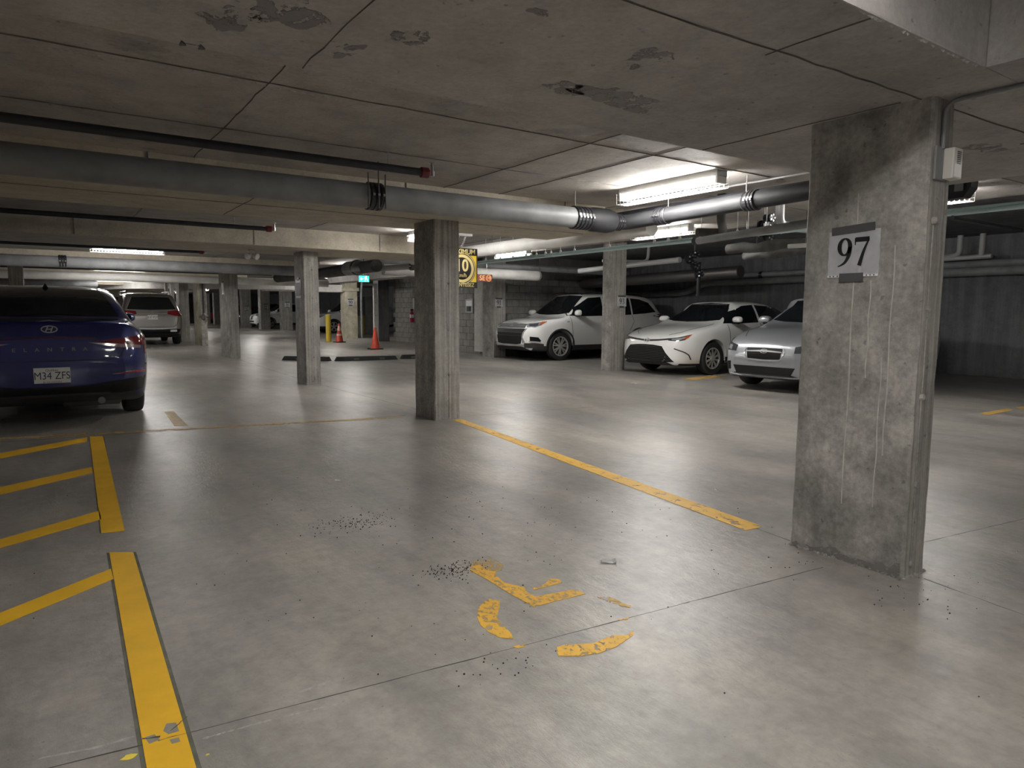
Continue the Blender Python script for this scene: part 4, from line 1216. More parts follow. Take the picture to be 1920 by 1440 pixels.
# ---------------------------------------------------------------- cones, bollard, wheel stops
def cone(label, x, y, h, banded):
    t = thing('traffic_cone', label, 'cone', (x, y, 0))
    obj('base', box(-0.19, 0.19, -0.19, 0.19, 0, 0.035, 0.008), 'rubber', t)
    obj('cone_body', lathe([(0.15, 0.03), (0.14, 0.05), (0.032, h - 0.02), (0.026, h)], 22), 'cone_orange', t, smooth=True)
    def rad(z): return 0.14 + (0.032 - 0.14) * (z - 0.05) / (h - 0.07) + 0.003
    if banded:
        for a, b in ((0.62, 0.86), (0.36, 0.46)):
            obj('reflective_band', lathe([(rad(a * h), a * h), (rad(b * h), b * h)], 22), 'cone_band', t)
    return t
cone('plain faded orange cone, nearest of the two', 8.58, 20.05, 0.68, False)
cone('orange cone with pale bands, behind, beside the yellow bollard', 9.31, 25.15, 0.72, True)
t = thing('bollard', 'yellow steel bollard left of the banded cone', 'bollard', (9.12, 25.8, 0))
obj('post', lathe([(0.1, 0), (0.1, 1.02), (0.06, 1.06)], 16), 'bollard_yellow', t)
obj('foot_plate', lathe([(0.15, 0), (0.15, 0.015)], 16), 'bollard_yellow', t)
def stop(label, a, b):
    A, B = at(*a), at(*b)
    d = (B - A); L = d.length
    t = thing('wheel_stop', label, 'wheel stop', (A.x, A.y, 0), math.atan2(d.y, d.x))
    bm = BM()
    pr = [(-0.075, 0), (0.075, 0), (0.05, 0.1), (-0.05, 0.1)]
    a_ = [bm.verts.new((0.02, y, z)) for y, z in pr]; b_ = [bm.verts.new((L - 0.02, y, z)) for y, z in pr]
    a_[2].co.x += 0.05; a_[3].co.x += 0.05; b_[2].co.x -= 0.05; b_[3].co.x -= 0.05
    bm.faces.new(a_); bm.faces.new(list(reversed(b_)))
    for i in range(4):
        bm.faces.new((a_[i], a_[(i + 1) % 4], b_[(i + 1) % 4], b_[i]))
    obj('block_body', bm, 'rubber_block', t)
    for k in (0.3, 0.7):
        obj('yellow_patch', box(L * k, L * k + 0.12, -0.079, -0.06, 0.02, 0.06), 'paint_edge', t)
stop('black rubber wheel stop behind the third column', (530, 675), (621, 677))
stop('long black rubber wheel stop between the third and second columns', (626, 677), (746, 674))
stop('short black rubber wheel stop ending behind the second column', (750, 673), (812, 671))

# ---------------------------------------------------------------- cars
def pchip(P):
    xs = np.array([p[0] for p in P], float); ys = np.array([p[1] for p in P], float)
    h = np.diff(xs); d = np.diff(ys) / h
    m = np.zeros(len(xs))
    m[0], m[-1] = d[0], d[-1]
    for i in range(1, len(xs) - 1):
        if d[i - 1] * d[i] > 0:
            w1, w2 = 2 * h[i] + h[i - 1], h[i] + 2 * h[i - 1]
            m[i] = (w1 + w2) / (w1 / d[i - 1] + w2 / d[i])
    def f(x):
        x = min(max(x, xs[0]), xs[-1])
        i = min(max(int(np.searchsorted(xs, x)) - 1, 0), len(xs) - 2)
        t = (x - xs[i]) / h[i]
        return float(ys[i] * (1 + 2 * t) * (1 - t) ** 2 + m[i] * h[i] * t * (1 - t) ** 2 + ys[i + 1] * t * t * (3 - 2 * t) + m[i + 1] * h[i] * t * t * (t - 1))
    return f

class Car:
    def __init__(s, name, label, loc, rz, spec, paint, nx=90):
        s.sp = spec
        s.root = thing(name, label, 'car', (loc[0], loc[1], 0), rz)
        s.paint = paint
        s.build(nx)

    def build(s, nx):
        sp = s.sp
        top, belt, bot, plan, roofw = (pchip(sp[k]) for k in ('top', 'belt', 'bot', 'plan', 'roofw'))
        s.top = top
        L = sp['L'] / 2
        sub = [4, 2, 3, 3, 3, 6, 4, 4]
        bm = BM()
        rows = []
        for i in range(nx + 1):
            x = -L * math.cos(PI * i / nx)
            zt, zs, zb, w = top(x), belt(x), bot(x), plan(x)
            zs = min(zs, zt - 0.035)
            g = min(1, max(0, (zt - zs - 0.06) / 0.25))
            wr = 0.80 * w * (1 - g) + roofw(x) * g
            ze = (zt - 0.02) * (1 - g) + (zt - 0.055) * g
            zm = zb + (zs - zb) * 0.55
            P = [(0, zb), (.82 * w, zb), (.95 * w, zb + .05), (w, zm), (.99 * w, zm + .62 * (zs - zm)), (.94 * w, zs), (wr, ze), (wr * .72, zt - .012), (0, zt)]
            fy, fz = pchip([(k, p[0]) for k, p in enumerate(P)]), pchip([(k, p[1]) for k, p in enumerate(P)])
            sec = []
            for k, n in enumerate(sub):
                for q in range(n):
                    sec.append((fy(k + q / n), fz(k + q / n)))
            sec.append((0.0, zt))
            ring = [bm.verts.new((x, y, z)) for y, z in sec] + [bm.verts.new((x, -y, z)) for y, z in sec[-2:0:-1]]
            rows.append(ring)
        n = len(rows[0])
        for a, b in zip(rows, rows[1:]):
            for k in range(n):
                bm.faces.new((a[k], a[(k + 1) % n], b[(k + 1) % n], b[k]))
        hmid = (n // 2)
        for ring in (rows[0], rows[-1]):
            for k in range(hmid):
                q = [ring[k], ring[k + 1], ring[(n - k - 1) % n], ring[(n - k) % n]]
                u = []
                for v in q:
                    if v not in u: u.append(v)
                if len(u) > 2:
                    bm.faces.new(u)
        bmesh.ops.recalc_face_normals(bm, faces=bm.faces)
        s.bvh = BVHTree.FromBMesh(bm)
        me = bpy.data.meshes.new('body')
        bm.to_mesh(me); bm.free()
        body = bpy.data.objects.new('body', me)
        COL.objects.link(body)
        r = sp['wr']
        cut = BM()
        for xa in sp['axles']:
            for sd in (-1, 1):
                add_lathe(cut, [(r + sp.get('gap', 0.045), sd * (plan(xa) - 0.27)), (r + sp.get('gap', 0.045), sd * (plan(xa) + 0.2))], 36, 'Y', (xa, 0, r + 0.01))
        bmesh.ops.recalc_face_normals(cut, faces=cut.faces)
        cme = bpy.data.meshes.new('cut'); cut.to_mesh(cme); cut.free()
        co = bpy.data.objects.new('cut', cme); COL.objects.link(co)
        md = body.modifiers.new('b', 'BOOLEAN'); md.operation = 'DIFFERENCE'; md.object = co; md.solver = 'EXACT'
        dg = bpy.context.evaluated_depsgraph_get()
        me2 = bpy.data.meshes.new_from_object(body.evaluated_get(dg))
        bpy.data.objects.remove(body); bpy.data.objects.remove(co)
        me2.name = 'body'
        me2.materials.clear()
        me2.materials.append(MATS[s.paint]); me2.materials.append(MATS['car_trim'])
        sill = sp.get('sill', 0.06)
        for p in me2.polygons:
            c = p.center
            p.use_smooth = True
            p.material_index = 0
            if c.z < bot(c.x) + sill and abs(c.x) < L * 0.93 or c.z < bot(c.x) + 0.012:
                p.material_index = 1
            for xa in sp['axles']:
                if math.hypot(c.x - xa, c.z - r - 0.01) < r + sp.get('gap', 0.045) - 0.004 and abs(c.y) < plan(xa) - 0.0 and abs(p.normal.y) < 0.99 and p.normal.z < 0.9 or (math.hypot(c.x - xa, c.z - r - 0.01) < r + 0.03 and abs(abs(c.y) - (plan(xa) - 0.27)) < 0.01):
                    p.material_index = 1
        try:
            me2.set_sharp_from_angle(angle=R(38))
        except Exception:
            pass
        s.body = link('body', me2, None, s.root)
        s.plan = plan
        s.wheels()

    def wheels(s):
        sp = s.sp
        r, rr = sp['wr'], sp['rr']
        tire = BM()
        add_lathe(tire, [(rr * 0.98, 0.05), (rr, 0.088), (r - 0.04, 0.105), (r - 0.012, 0.095), (r, 0.075), (r, -0.075), (r - 0.012, -0.095), (r - 0.04, -0.105), (rr, -0.1)], 40, 'Y')
        rim = BM()
        prof = [(rr + 0.004, 0.092), (rr - 0.004, 0.098), (rr - 0.018, 0.09), (rr - 0.022, 0.05), (rr + 0.002, 0.05)]
        rings = [[rim.verts.new((q * math.cos(2 * PI * k / 40), h, q * math.sin(2 * PI * k / 40))) for k in range(40)] for q, h in prof]
        for a in range(len(rings)):
            A, B = rings[a], rings[(a + 1) % len(rings)]
            for k in range(40):
                rim.faces.new((A[k], A[(k + 1) % 40], B[(k + 1) % 40], B[k]))
        n, w0, w1, twin = sp['spokes']
        for k in range(n):
            for tw in ((-1, 1) if twin else (0,)):
                a0 = 2 * PI * k / n + 0.3
                da = tw * twin
                def pt(rad, off, h, a):
                    return (rad * math.cos(a) - off * math.sin(a), h, rad * math.sin(a) + off * math.cos(a))
                v = []
                for h in (0.075, 0.06):
                    for rad, wd, a, hh in ((0.03, w0, a0 + da * 0.3, 0.012), (rr - 0.012, w1, a0 + da, 0.0)):
                        v.append(rim.verts.new(pt(rad, wd / 2, h + hh, a))); v.append(rim.verts.new(pt(rad, -wd / 2, h + hh, a)))
                for f in ((0, 1, 3, 2), (4, 6, 7, 5), (0, 2, 6, 4), (1, 5, 7, 3), (2, 3, 7, 6), (0, 4, 5, 1)):
                    rim.faces.new([v[i] for i in f])
        add_lathe(rim, [(0.055, 0.06), (0.055, 0.094), (0.04, 0.1)], 20, 'Y')
        bmesh.ops.recalc_face_normals(rim, faces=rim.faces)
        tm = bpy.data.meshes.new('wheel'); bmesh.ops.recalc_face_normals(tire, faces=tire.faces); tire.to_mesh(tm); tire.free(); tm.materials.append(MATS['rubber'])
        for p in tm.polygons: p.use_smooth = len(p.vertices) < 5
        try: tm.set_sharp_from_angle(angle=R(40))
        except Exception: pass
        rm = bpy.data.meshes.new('rim'); rim.to_mesh(rm); rim.free(); rm.materials.append(MATS[sp.get('rim', 'rim_alloy')])
        for xa in sp['axles']:
            for sd in (-1, 1):
                w = link('wheel', tm, None, s.root, (xa, sd * (s.plan(xa) - 0.125), r), (0, 0, 0 if sd > 0 else PI))
                link('rim', rm, None, w)

    def cast(s, view, u, z):
        if view == 'front': o, d = Vector((6, u, z)), Vector((-1, 0, 0))
        elif view == 'rear': o, d = Vector((-6, u, z)), Vector((1, 0, 0))
        elif view == 'left': o, d = Vector((u, 4, z)), Vector((0, -1, 0))
        elif view == 'top': o, d = Vector((u, z, 4)), Vector((0, 0, -1))
        else:
            a = R(view); e = Vector((math.cos(a), math.sin(a), 0)); p = Vector((-math.sin(a), math.cos(a), 0))
            u0 = p.dot(Vector((math.copysign(s.sp['L'] / 2 - 0.22, e.x), math.copysign(s.plan(0) * 0.86, e.y), 0)))
            o, d = e * 6 + p * (u + u0) + Vector((0, 0, z)), -e
        h, nn, _, _ = s.bvh.ray_cast(o, d)
        if h is None:
            h, nn, _, _ = s.bvh.find_nearest(o + d * (6 - 2.0))
        if nn.dot(d) > 0: nn = -nn
        return h, nn

    def patch(s, name, view, upper, lower, mat, off=0.004, n=12, m=6, mirror=False, parent=None, label=None):
        def along(P, t):
            q = t * (len(P) - 1); i = min(int(q), len(P) - 2)
            return Vector(P[i]).lerp(Vector(P[i + 1]), q - i)
        out = []
        for sd in ((1, -1) if mirror else (1,)):
            bm = BM()
            g, gn = [], []
            for j in range(m + 1):
                row, rn = [], []
                for i in range(n + 1):
                    c = along(upper, i / n).lerp(along(lower, i / n), j / m)
                    h, nn = s.cast(view, c[0], c[1])
                    pz = h + nn * off
                    row.append(bm.verts.new((pz.x, pz.y * sd, pz.z))); rn.append((h - nn * 0.01))
                g.append(row); gn.append(rn)
            for j in range(m):
                for i in range(n):
                    f = (g[j][i], g[j][i + 1], g[j + 1][i + 1], g[j + 1][i])
                    try: bm.faces.new(f)
                    except ValueError: pass
            rim = [(0, i) for i in range(n)] + [(j, n) for j in range(m)] + [(m, i) for i in range(n, 0, -1)] + [(j, 0) for j in range(m, 0, -1)]
            bk = [bm.verts.new((gn[j][i].x, gn[j][i].y * sd, gn[j][i].z)) for j, i in rim]
            q = len(rim)
            for k in range(q):
                a, b = rim[k], rim[(k + 1) % q]
                try: bm.faces.new((g[a[0]][a[1]], bk[k], bk[(k + 1) % q], g[b[0]][b[1]]))
                except ValueError: pass
            o = obj(name, bm, mat, parent or s.root, smooth=True)
            if label: o['label'] = label
            out.append(o)
        return out

    def line(s, name, view, pts, w, mat='car_black', off=0.003, mirror=True, n=14):
        P = [Vector(p) for p in pts]
        up, lo = [], []
        for i, p in enumerate(P):
            d = (P[min(i + 1, len(P) - 1)] - P[max(i - 1, 0)]).normalized()
            k = Vector((-d.y, d.x)) * w / 2
            up.append(p + k); lo.append(p - k)
        return s.patch(name, view, up, lo, mat, off, n, 1, mirror)

    def surf(s, view, u, z, off=0.0):
        h, nn = s.cast(view, u, z)
        return h + nn * off

    def arch(s, mat='car_trim', w=0.05, off=0.006):
        for xa in s.sp['axles']:
            r = s.sp['wr'] + s.sp.get('gap', 0.045)
            angs = [R(-8 + 196 * k / 16) for k in range(17)]
            up = [(xa + (r + w) * math.cos(a), s.sp['wr'] + (r + w) * math.sin(a)) for a in angs]
            lo = [(xa + r * math.cos(a), s.sp['wr'] + r * math.sin(a)) for a in angs]
            s.patch('arch_trim', 'left', up, lo, mat, off, 24, 2, True)

    def mirrors(s, x, z, mat, sz=(0.10, 0.20, 0.13), stalk=True):
        for sd in (1, -1):
            y = s.surf('left', x, z).y
            bm = BM()
            bmesh.ops.create_uvsphere(bm, u_segments=14, v_segments=10, radius=0.5)
            for v in bm.verts:
                k = 1.0 if v.co.x > 0 else 0.55
                v.co = Vector((v.co.x * sz[0] * 1.6 * k, math.copysign(abs(v.co.y * 2) ** 0.75 / 2, v.co.y) * sz[1] * 1.15, math.copysign(abs(max(v.co.z, -0.36) * 2) ** 0.8 / 2, v.co.z) * sz[2] * (1.0 + 0.35 * v.co.y * 0)))
            o = obj('door_mirror', bm, mat, s.root, (x, sd * (y + 0.145), z + 0.07), (0, 0, R(-12 * sd)), smooth=True)
            obj('mirror_foot', box(-0.03, 0.03, -0.15, 0.03, -0.085, -0.03, 0.008) if sd > 0 else box(-0.03, 0.03, -0.03, 0.15, -0.085, -0.03, 0.008), 'car_black', o)
            obj('mirror_glass', lathe([(0.045, -0.048), (0.045, -0.044)], 14, 'X'), 'car_glass', o)

    def plate(s, text, rear, y, z, tilt=0, w=0.305, extra=True):
        view = 'rear' if rear else 'front'
        p = min((s.surf(view, y + du, z + dz) for du in (-0.14, 0, 0.14) for dz in (-0.07, 0.07)), key=lambda q: q.x if rear else -q.x)
        x = p.x - 0.012 if rear else p.x + 0.012
        t = obj('licence_plate', box(-w / 2, w / 2, -0.077, 0.077, -0.012, 0.004, 0.003), 'plate_white', s.root, (x, y, z), FACE_WEST if rear else FACE_EAST)
        add_text('lettering', text, 0.105, 'plate_ink', t, (0, -0.006, 0.0052), (0, 0, 0), 0.0015, 0.80)
        if extra:
            add_text('lettering', 'Québec', 0.034, 'plate_ink', t, (0.0, 0.052, 0.0052), (0, 0, 0), 0.0015)
            add_text('lettering', 'Je me souviens', 0.026, 'plate_ink', t, (0, -0.064, 0.0052), (0, 0, 0), 0.0015)
        return t

    def oval(s, rear, y, z, a, b, wd, mat='chrome', strokes=()):
        view = 'rear' if rear else 'front'
        p, nn = s.cast(view, y, z)
        bm = BM()
        add_ribbon(bm, [(a * math.cos(2 * PI * k / 28), b * math.sin(2 * PI * k / 28), wd) for k in range(29)], 0, 0.006)
        for st in strokes:
            add_ribbon(bm, st, 0, 0.006)
        o = obj('emblem', bm, mat, s.root)
        nn = nn.normalized()
        xax = Vector((0, -1 if rear else 1, 0)); xax = (xax - nn * xax.dot(nn)).normalized()
        yax = nn.cross(xax)
        M = Matrix((xax, yax, nn)).transposed().to_4x4(); M.translation = p + nn * 0.006
        o.matrix_local = M
        return o

    def side_glass(s, panes, frame=None, mirror=True):
        for up, lo in panes:
            s.patch('side_window', 'left', up, lo, 'car_glass', 0.004, 12, 6, mirror)

def sedan(L, W, H, nose=0.0, wb=2.7, fo=0.95, r=0.32, rr=0.21, hood=0.0, tail=0.0, deck=1.08, spokes=(5, 0.05, 0.04, 0.16), rim='rim_alloy', fast=0.0):
    f, b, w = L / 2, -L / 2, W / 2
    return dict(L=L, wr=r, rr=rr, axles=(f - fo, f - fo - wb), spokes=spokes, rim=rim,
        top=[(b, .72), (b + .02, .93), (b + .10, deck - .005), (b + .30, deck), (b + .72, deck + .035), (b + 1.15 - fast, H - .17), (b + 1.75, H - .03), (b + 2.3, H), (b + 2.75, H - .03), (f - 1.78, H - .13), (f - 1.28, 1.05 + hood), (f - 1.08, .985 + hood), (f - .6, .90 + hood), (f - .22, .78 + hood), (f - .06, .68 + hood), (f, .56 + hood)],
        belt=[(b, .70), (b + .12, .97), (b + .9, .99), (0, .955), (f - 1.3, .93), (f - .7, .84), (f - .2, .72), (f, .54)],
        bot=[(b, .40), (b + .05, .33), (b + .3, .24), (b + .6, .19), (f - .6, .18), (f - .12, .19), (f, .26)],
        plan=[(b, w * .70), (b + .04, w * .82), (b + .15, w * .92), (b + .5, w * .985), (b + 1.1, w), (f - 1.0, w), (f - .5, w * .96), (f - .2, w * .86), (f - .05, w * .72), (f, w * .58)],
        roofw=[(b, w * .7), (b + 1.0, w * .66), (b + 2.2, w * .68), (f - 1.9, w * .68), (f - 1.3, w * .80), (f, w * .7)])

def suv(L, W, H, wb=2.67, fo=0.94, r=0.35, rr=0.235, hood=1.03, spokes=(5, 0.04, 0.03, 0.2), rim='rim_alloy', rake=0.0):
    f, b, w = L / 2, -L / 2, W / 2
    return dict(L=L, wr=r, rr=rr, axles=(f - fo, f - fo - wb), spokes=spokes, rim=rim, gap=0.05, sill=0.14,
        top=[(b, .70), (b + .02, .98), (b + .10, 1.12), (b + .28, H - .28), (b + .42, H - .12), (b + .7, H - .045), (b + 1.5, H), (b + 2.2, H), (b + 2.7, H - .03), (f - 1.75, H - .17), (f - 1.18, hood + .10), (f - 1.0, hood + .05), (f - .55, hood), (f - .2, hood - .09), (f - .05, hood - .2), (f, hood - .34)],
        belt=[(b, .68), (b + .1, 1.08), (b + 1.0, 1.09), (0, 1.06), (f - 1.2, 1.03), (f - .6, hood - .07), (f - .15, hood - .2), (f, hood - .38)],
        bot=[(b, .45), (b + .05, .38), (b + .4, .28), (b + .9, .24), (f - .9, .23), (f - .15, .25), (f, .34)],
        plan=[(b, w * .74), (b + .04, w * .86), (b + .15, w * .94), (b + .5, w * .99), (b + 1.1, w), (f - 1.0, w), (f - .45, w * .96), (f - .18, w * .87), (f - .05, w * .76), (f, w * .64)],
        roofw=[(b, w * .74), (b + .6, w * .72), (b + 1.6, w * .74), (f - 1.9, w * .72), (f - 1.2, w * .82), (f, w * .7)])

# --- blue sedan seen from behind
el = Car('sedan_car', 'dark blue sedan seen from behind, parked at the left edge', (0.06, 10.54), R(90), dict(sedan(4.675, 1.826, 1.50, wb=2.72, fo=0.89, r=0.325, rr=0.22, deck=1.085, fast=0.12), roofw=[(-2.34, .66), (-1.3, .66), (-.1, .67), (.5, .66), (1.0, .73), (2.34, .64)]), 'carpaint_blue')
el.patch('rear_window', 'rear', [(-.53, 1.425), (0, 1.45), (.53, 1.425)], [(-.67, 1.125), (0, 1.125), (.67, 1.125)], 'car_glass', 0.004, 20, 10)
el.patch('windshield', 'front', [(-.52, 1.33), (0, 1.36), (.52, 1.33)], [(-.70, 1.06), (0, 1.08), (.70, 1.06)], 'car_glass', 0.004, 18, 8)
el.side_glass([([(-1.25, 1.16), (-.6, 1.38), (-.05, 1.41)], [(-1.3, 1.04), (-.6, 1.02), (-.05, 1.01)]), ([(0.02, 1.41), (.4, 1.37), (.85, 1.17)], [(.02, 1.01), (.5, 1.0), (1.0, 1.0)])])
el.patch('tail_lamp', 'rear', [(.40, .875), (.62, .905), (.80, .93), (.875, .93)], [(.38, .868), (.62, .845), (.80, .83), (.875, .82)], 'tail_red', 0.006, 14, 4, True)
el.patch('clear_lens', 'rear', [(.32, .866), (.55, .852), (.80, .826)], [(.34, .862), (.55, .815), (.80, .795)], 'tail_clear', 0.006, 12, 3, True)
el.patch('side_lamp', 225, [(.0, .9), (.10, .92), (.22, .93)], [(.0, .73), (.06, .75), (.22, .85)], 'tail_red', 0.006, 8, 4, True)
el.patch('light_bar', 'rear', [(-.40, .915), (0, .93), (.40, .915)], [(-.40, .90), (0, .915), (.40, .90)], 'bar_dark_red', 0.004, 16, 1)
el.line('shut_line', 'rear', [(.70, .92), (.66, .82), (.60, .72), (.50, .69), (0, .685)], 0.006)
el.line('crease', 'rear', [(-.62, .72), (0, .735), (.62, .72)], 0.012, 'carpaint_blue', 0.012, False)
el.line('crease', 'rear', [(-.85, .62), (-.5, .655), (-.25, .665), (0, .665), (.25, .665), (.5, .655), (.85, .62)], 0.015, 'carpaint_blue', 0.010, False, 24)
el.patch('bumper_insert', 'rear', [(-.84, .50), (-.6, .47), (-.3, .425), (0, .42), (.3, .425), (.6, .47), (.84, .50)], [(-.80, .36), (-.6, .34), (0, .34), (.6, .34), (.80, .36)], 'car_black', 0.008, 24, 4)
el.patch('reflector', 'rear', [(.52, .535), (.70, .562), (.84, .565)], [(.52, .53), (.70, .538), (.84, .545)], 'tail_red', 0.008, 8, 2, True)
el.patch('skid_plate', 'rear', [(-.5, .352), (0, .352), (.5, .352)], [(-.46, .33), (0, .33), (.46, .33)], 'car_trim', 0.012, 12, 2)
el.plate('M34 ZFS', True, 0.0, .545)
add_text('lettering', 'ELANTRA', 0.05, 'steel_dark', el.root, (el.surf('rear', 0, .80).x - 0.006, 0.0, .80), FACE_WEST, 0.004, 1.15, space=3.2, bold=0.01)
el.oval(True, 0, 1.0, 0.066, 0.034, 0.010, 'chrome', [[(-.030, -.022, .011), (-.012, .024, .011)], [(.012, -.024, .011), (.030, .022, .011)], [(-.022, -.002, .009), (.022, .004, .009)]])
el.patch('spoiler_lip', 'rear', [(-.72, 1.088), (0, 1.093), (.72, 1.088)], [(-.74, 1.066), (0, 1.070), (.74, 1.066)], 'carpaint_blue', 0.014, 18, 2)
fin = BM()
a_ = [fin.verts.new(v) for v in ((-0.075, 0, 0.055), (-.09, -.028, 0), (-.09, .028, 0), (.09, .012, 0), (.09, -.012, 0))]
for f in ((0, 1, 2), (0, 2, 3), (0, 3, 4), (0, 4, 1), (1, 4, 3, 2)):
    fin.faces.new([a_[i] for i in f])
obj('roof_antenna', fin, 'car_black', el.root, (-.72, 0, el.top(-.72) - 0.004))
el.mirrors(.78, 1.02, 'carpaint_blue', (.10, .19, .13))
for sd in (-1, 1):
    el.patch('roof_seam', 'top', [(-1.0, sd * .52), (0.1, sd * .53)], [(-1.0, sd * .53), (0.1, sd * .54)], 'car_black', 0.003, 8, 1)
obj('exhaust', tube([(-2.2, -.42, .25), (-1.4, -.42, .24)], 0.035, 12), 'steel_dark', el.root)
obj('muffler', lathe([(0.05, -.28), (.09, -.26), (.09, .26), (.05, .28)], 16, 'Y', (-1.85, -.35, .25)), 'steel_dark', el.root)

# --- white sedan nose out
co = Car('sedan_car', 'white sedan parked nose out between the white SUV and silver car', (11.98, 9.48), R(180), sedan(4.63, 1.78, 1.435, wb=2.70, fo=0.955, r=0.318, rr=0.205, spokes=(10, 0.035, 0.045, 0)), 'carpaint_white')
co.patch('windshield', 'front', [(-.49, 1.365), (0, 1.39), (.49, 1.365)], [(-.67, 1.05), (-.4, 1.02), (0, 1.01), (.4, 1.02), (.67, 1.05)], 'car_glass', 0.004, 20, 10)
co.patch('rear_window', 'rear', [(-.5, 1.36), (0, 1.38), (.5, 1.36)], [(-.64, 1.13), (0, 1.13), (.64, 1.13)], 'car_glass', 0.004, 16, 8)
co.side_glass([([(-1.32, 1.14), (-.75, 1.32), (-.12, 1.35)], [(-1.4, 1.06), (-.7, 1.025), (-.12, 1.005)]), ([(-.05, 1.352), (.30, 1.33), (.74, 1.17)], [(-.05, 1.0), (.5, .985), (1.02, .985)])])
co.patch('grille', 'front', [(-.42, .555), (-.2, .575), (0, .58), (.2, .575), (.42, .555)], [(-.66, .27), (-.3, .245), (0, .24), (.3, .245), (.66, .27)], 'car_black', 0.006, 24, 8)
for k in range(9):
    t_ = k / 8
    w_ = .43 + .2 * t_
    co.patch('grille_slat', 'front', [(-w_, .535 - .03 * k), (0, .555 - .033 * k), (w_, .535 - .03 * k)], [(-w_, .527 - .03 * k), (0, .547 - .033 * k), (w_, .527 - .03 * k)], 'car_trim', 0.012, 16, 1)
co.patch('nose_strip', 'front', [(-.60, .715), (-.3, .685), (0, .67), (.3, .685), (.60, .715)], [(-.60, .685), (-.3, .655), (0, .635), (.3, .655), (.60, .685)], 'head_dark', 0.006, 24, 2)
co.patch('headlamp', 45, [(-.28, .70), (-.10, .725), (.16, .785)], [(-.28, .665), (-.12, .655), (.02, .68)], 'head_dark', 0.008, 14, 5, True)
co.patch('lamp_lens', 45, [(-.22, .695), (-.05, .715), (.03, .735)], [(-.22, .672), (-.10, .668), (.0, .70)], 'head_clear', 0.012, 8, 3, True)
co.patch('turn_lamp', 45, [(.03, .735), (.16, .785)], [(-.02, .685), (.05, .70)], 'amber', 0.012, 6, 3, True)
co.line('bumper_fold', 45, [(-.18, .52), (.02, .45), (.10, .40), (.14, .31)], 0.02, 'car_trim', 0.006)
co.line('hood_line', 'top', [(1.18, .70), (1.6, .68), (1.95, .58), (2.1, .40)], 0.008)
co.line('door_line', 'left', [(.92, .97), (.90, .70), (.88, .26)], 0.008)
co.line('door_line', 'left', [(-.10, .99), (-.12, .70), (-.10, .26)], 0.008)
co.line('door_line', 'left', [(-1.0, .98), (-1.05, .72), (-.92, .40)], 0.008)
co.patch('door_handle', 'left', [(-.02, .87), (.16, .875)], [(-.02, .845), (.16, .85)], 'carpaint_white', 0.025, 6, 2, True)
co.patch('door_handle', 'left', [(-.98, .89), (-.80, .89)], [(-.98, .865), (-.80, .865)], 'carpaint_white', 0.025, 6, 2, True)
co.oval(False, 0, .655, 0.065, 0.043, 0.009, 'chrome', [[(.022 * math.cos(k * PI / 10), .010 + .030 * math.sin(k * PI / 10), .007) for k in range(21)], [(.050 * math.cos(k * PI / 10), .024 + .014 * math.sin(k * PI / 10), .007) for k in range(21)]])
co.mirrors(.78, .99, 'carpaint_white', (.11, .21, .13))
co.patch('mud_flap', 'left', [(.98, .34), (1.0, .34)], [(.98, .16), (1.0, .16)], 'car_black', 0.03, 2, 2, True)
co.patch('tail_lamp', 'rear', [(.45, .93), (.86, .95)], [(.45, .86), (.86, .80)], 'tail_red', 0.006, 10, 4, True)

# --- white SUV nose out behind the 93 column
ou = Car('suv_car', 'white SUV parked nose out, partly hidden by the 93 column', (11.93, 14.07), R(180), suv(4.695, 1.81, 1.68, hood=1.02, r=0.352, rr=0.24, spokes=(7, 0.03, 0.03, 0.16)), 'carpaint_white')
ou.patch('windshield', 'front', [(-.53, 1.60), (0, 1.625), (.53, 1.60)], [(-.70, 1.17), (-.4, 1.13), (0, 1.12), (.4, 1.13), (.70, 1.17)], 'car_glass', 0.004, 20, 10)
ou.side_glass([([(-.02, 1.58), (.40, 1.55), (.90, 1.27)], [(-.02, 1.10), (.5, 1.09), (1.14, 1.10)]), ([(-1.0, 1.565), (-.5, 1.58), (-.08, 1.58)], [(-1.0, 1.13), (-.5, 1.115), (-.08, 1.105)]), ([(-1.72, 1.45), (-1.4, 1.54), (-1.06, 1.56)], [(-1.95, 1.20), (-1.5, 1.16), (-1.06, 1.135)])])
ou.patch('grille', 'front', [(-.56, .90), (0, .92), (.56, .90)], [(-.58, .80), (0, .80), (.58, .80)], 'car_black', 0.006, 20, 3)
for z in (.885, .85, .815):
    ou.patch('grille_bar', 'front', [(-.56, z + .010), (0, z + .018), (.56, z + .010)], [(-.56, z - .008), (0, z), (.56, z - .008)], 'chrome', 0.014, 16, 1)
ou.patch('lower_grille', 'front', [(-.60, .785), (-.3, .785), (0, .785), (.3, .785), (.60, .785)], [(-.50, .42), (-.3, .40), (0, .40), (.3, .40), (.50, .42)], 'car_black', 0.006, 20, 6)
for z in (.70, .62):
    ou.patch('grille_bar', 'front', [(-.52, z), (.52, z)], [(-.52, z - .015), (.52, z - .015)], 'car_trim', 0.014, 12, 1)
for sd in (1,):
    ou.patch('chrome_wing', 'front', [(.66, .79), (.60, .70), (.58, .58), (.64, .46)], [(.62, .79), (.555, .70), (.535, .58), (.56, .44)], 'chrome', 0.012, 12, 2, True)
ou.patch('skid_plate', 'front', [(-.62, .41), (0, .39), (.62, .41)], [(-.56, .365), (0, .35), (.56, .365)], 'rim_alloy', 0.014, 16, 2)
ou.patch('headlamp', 45, [(-.20, .90), (0, .93), (.26, .955)], [(-.20, .82), (.0, .815), (.14, .87)], 'head_clear', 0.010, 14, 5, True)
ou.patch('lamp_inner', 45, [(-.14, .89), (0, .905), (.08, .915)], [(-.14, .84), (.0, .835), (.06, .86)], 'head_dark', 0.014, 8, 3, True)
